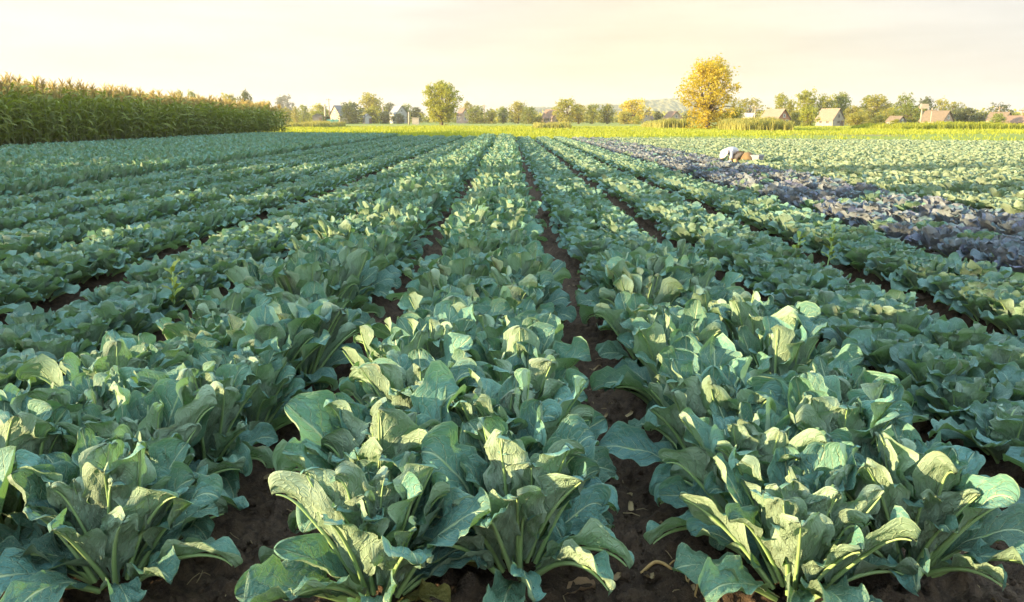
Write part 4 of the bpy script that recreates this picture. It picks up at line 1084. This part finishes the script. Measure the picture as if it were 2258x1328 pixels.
skin_figure('shirt', [(0.09, 0, 0.69), (-0.06, 0, 0.75), (-0.24, 0, 0.77), (-0.38, 0, 0.73), (-0.38, -0.18, 0.695), (-0.42, -0.232, 0.45), (-0.38, 0.18, 0.695), (-0.46, 0.232, 0.45)],
            [(0, 1), (1, 2), (2, 3), (3, 4), (4, 5), (3, 6), (6, 7)], [0.165, 0.16, 0.172, 0.155, 0.082, 0.066, 0.082, 0.066], M['shirt'], pr)
skin_figure('trousers', [(0.12, 0, 0.67), (0.10, -0.11, 0.61), (-0.16, -0.15, 0.47), (0.08, -0.13, 0.12), (0.10, 0.11, 0.61), (-0.14, 0.15, 0.47), (0.13, 0.13, 0.12)],
            [(0, 1), (1, 2), (2, 3), (0, 4), (4, 5), (5, 6)], [0.17, 0.13, 0.092, 0.078, 0.13, 0.092, 0.078], M['trousers'], pr)
a = Acc()
th = np.linspace(0, 2 * math.pi, 14, endpoint=False)
for i, (rr, zz) in enumerate(((0.20, 0.0), (0.115, 0.012), (0.11, 0.07), (0.07, 0.115), (0.004, 0.125))):
    ring = np.stack([rr * np.cos(th), rr * np.sin(th), np.full(14, zz)], 1)
    if i == 0: rings = [ring]
    else: rings.append(ring)
V = np.concatenate(rings)
tilt = np.array(Matrix.Rotation(R(-62), 3, 'Y'))
V = V @ tilt.T + np.array([-0.58, 0, 0.66])
a.add(V, [(i * 14 + j, i * 14 + (j + 1) % 14, (i + 1) * 14 + (j + 1) % 14, (i + 1) * 14 + j) for i in range(4) for j in range(14)])
link('sun_hat', a.mesh('sun_hat', [M['shirt']]), pr)
a = Acc()
for sx, sy, px_, py_ in ((0.52, 0.03, 0, -0.17), (0.52, 0.03, 0, 0.17), (0.03, 0.31, -0.245, 0), (0.03, 0.31, 0.245, 0)): a.box((px_, py_, 0.29), (sx, sy, 0.54))
a.box((0, 0, 0.03), (0.46, 0.31, 0.03)); a.box((0, -0.195, 0.52), (0.56, 0.018, 0.05)); a.box((0, 0.195, 0.52), (0.56, 0.018, 0.05))
tag(link('harvest_box', a.mesh('harvest_box', [M['box_white']], False), loc=(6.72, 21.5, -0.02), rz=0.9, scale=0.70), 'pale grey harvest box standing right of the bending person', 'box')
a = Acc(); zz = [0, .04, .18, .32, .42, .46]; rr = [.10, .19, .21, .18, .11, .06]
a.tube([(0.02 * math.sin(7 * z), 0, z) for z in zz], rr, 10)
tag(link('hump', a.mesh('hump', [M['hump']]), loc=(6.48, 21.55, -0.02)), 'brown rounded hump between the bending person and the pale box', 'hump')  # upright rounded brown shape, narrower at foot and top

# ------------------------------------------------------------------ small things on the soil
M['root'] = simple_material('dry_root', (0.42, 0.26, 0.09), (0.50, 0.34, 0.14), 20, 0.7, 0.3, 0.003)
def ground_at(px, py):
    d = ray(px, py); k_ = -(CAM_H + 0.075) / d.z
    return Vector((d.x * k_, d.y * k_, -0.075))
def curve_px(lst, z=0.0):
    return [np.array(ground_at(x, y)) + np.array([0, 0, zz]) for x, y, zz in lst]
def smooth(pts, n=5):
    pts = np.array(pts); out = []
    for i in range(len(pts) - 1):
        p0, p1, p2, p3 = pts[max(i - 1, 0)], pts[i], pts[i + 1], pts[min(i + 2, len(pts) - 1)]
        for t in np.linspace(0, 1, n, endpoint=False):
            out.append(0.5 * (2 * p1 + (p2 - p0) * t + (2 * p0 - 5 * p1 + 4 * p2 - p3) * t ** 2 + (3 * p1 - p0 - 3 * p2 + p3) * t ** 3))
    out.append(pts[-1]); return np.array(out)
a = Acc()
main = smooth(curve_px([(1414, 1262, -.005), (1440, 1254, .02), (1460, 1256, .022), (1480, 1264, .015), (1500, 1268, .012), (1520, 1270, .02), (1535, 1287, .025), (1536, 1307, .02), (1530, 1320, 0.0)]))
a.tube(main, np.linspace(0.006, 0.0035, len(main)), 6)
for l in ([(1511, 1270, .01), (1513, 1292, .02), (1517, 1305, .0)], [(1513, 1298, .0), (1522, 1288, .025), (1536, 1284, .012)], [(1515, 1312, .0), (1526, 1303, .02), (1540, 1310, .0)], [(1476, 1258, .02), (1488, 1250, .022), (1495, 1254, .0)], [(1514, 1292, .02), (1524, 1310, .01), (1540, 1322, 0.0)]):
    q = smooth(curve_px(l)); a.tube(q, np.linspace(0.003, 0.0018, len(q)), 5)
tag(link('dry_root', a.mesh('dry_root', [M['root']])), 'dry tan root with curled ends lying on the soil', 'root')
M['dead'] = leaf_material('dead_leaf', (0.30, 0.17, 0.09), (0.36, 0.22, 0.13), (0.32, 0.2, 0.12), (0.4, 0.28, 0.18), (0.3, 0.15, 0.05), nv=6, tr=0.1)
def fallen(px, py, L, az, label, mat='dead'):
    V, Q, UV, P, N = leaf_geo(np.random.default_rng(px), L, L * 0.3, R(15), R(30), 10, 8, pet=0.1, cup=1.0, ruf=L * .08, cri=0.003, fold=0.3)
    p = ground_at(px, py)
    o = link('fallen_leaf', to_mesh('fallen_leaf', V, Q, np.zeros(len(Q)), UV, np.full(len(V), 0.4), [M[mat]]), loc=(p.x, p.y, -0.07), rz=az)
    tag(o, label, 'leaf')
fallen(628, 1240, 0.11, 0.2, 'curled brown dead leaf on the soil left of the front middle cauliflower')
fallen(1238, 1318, 0.11, 0.3, 'brown dead leaf under the front middle cauliflower')
fallen(1455, 1040, 0.13, 1.2, 'small yellow leaf fallen beside the right-hand furrow', 'yellow')
g = np.random.default_rng(91); a = Acc()      # bits of straw, dry stalk and shrivelled leaf
for _ in range(420):
    x = ROW0 + PITCHX * (g.choice([-0.5, 0.5, 1.5]) + g.normal(0, 0.13)); y = 1.6 + 6 * g.random() ** 1.6
    z = 0.05 * math.cos(2 * math.pi * (x - ROW0) / PITCHX) - 0.045 + 0.022
    L = g.uniform(0.015, 0.07); an = g.uniform(0, 6.28); d_ = np.array([math.cos(an), math.sin(an), 0])
    if g.random() < 0.65:
        p0 = np.array([x, y, z]); q = [p0, p0 + d_ * L * .5 + np.array([0, 0, g.uniform(0, .008)]), p0 + d_ * L + np.array([g.normal(0, .006), 0, 0])]
        V, Q = tube(q, [0.0016, 0.0018, 0.001], 4, False); a.add(V, Q, 0, None, float(g.random()))
    else:
        V, Q, UV, P_, N_ = leaf_geo(g, L * 0.8, L * 0.25, R(10), R(-30), 4, 4, pet=0.1, cup=1.6, ruf=L * .1, cri=0.0)
        a.add(V @ rotz(an).T + np.array([x, y, z]), Q, 0, UV, float(g.random()))
M['litter'] = simple_material('dry_litter', (0.16, 0.11, 0.06), (0.36, 0.27, 0.15), 20, 0.85, 0.2, 0.003, rnd=True)
tag(link('plant_litter', a.mesh('plant_litter', [M['litter']])), 'bits of straw and shrivelled leaf scattered over the soil', 'litter', kind='stuff')
M['weed'] = leaf_material('weed_leaf', (0.20, 0.32, 0.04), (0.26, 0.36, 0.05), (0.25, 0.35, 0.08), (0.35, 0.42, 0.12), (0.4, 0.5, 0.03), nv=5, spots=False)
def weed(px, Y, h, label, seed):
    p = at(px, Y); rg = np.random.default_rng(seed)
    e = tag(link('weed', None, loc=(p.x, p.y, 0.0)), label, 'weed')
    a = Acc(); zz = np.linspace(0, h, 5); a.tube(np.stack([0.03 * np.sin(zz * 4), 0 * zz, zz], 1), np.linspace(.008, .004, 5), 5); link('stem', a.mesh('stem', [M['stalk']]), e)
    a = Acc()
    for i in range(12):
        V, Q, UV, P, N = leaf_geo(rg, 0.085, 0.018, R(45), R(40), 5, 2, pet=0.15, cup=0.4, ruf=.005, cri=0)
        zi = h * (0.35 + 0.65 * i / 11)
        a.add(V @ rotz(i * 2.4).T + np.array([0.03 * math.sin(zi * 4), 0, zi]), Q, 0, UV, float(rg.random()))
    link('foliage', a.mesh('foliage', [M['weed']]), e)
weed(383, 4.9, 0.38, 'small yellow-green weed sprouting from the cabbage row on the left', 1)
weed(1820, 6.5, 0.40, 'bright green weed standing among the cabbages on the right', 2)
weed(1745, 6.2, 0.38, 'pale yellow-green weed left of the bright green one on the right', 3)
print('objects', len(bpy.data.objects))
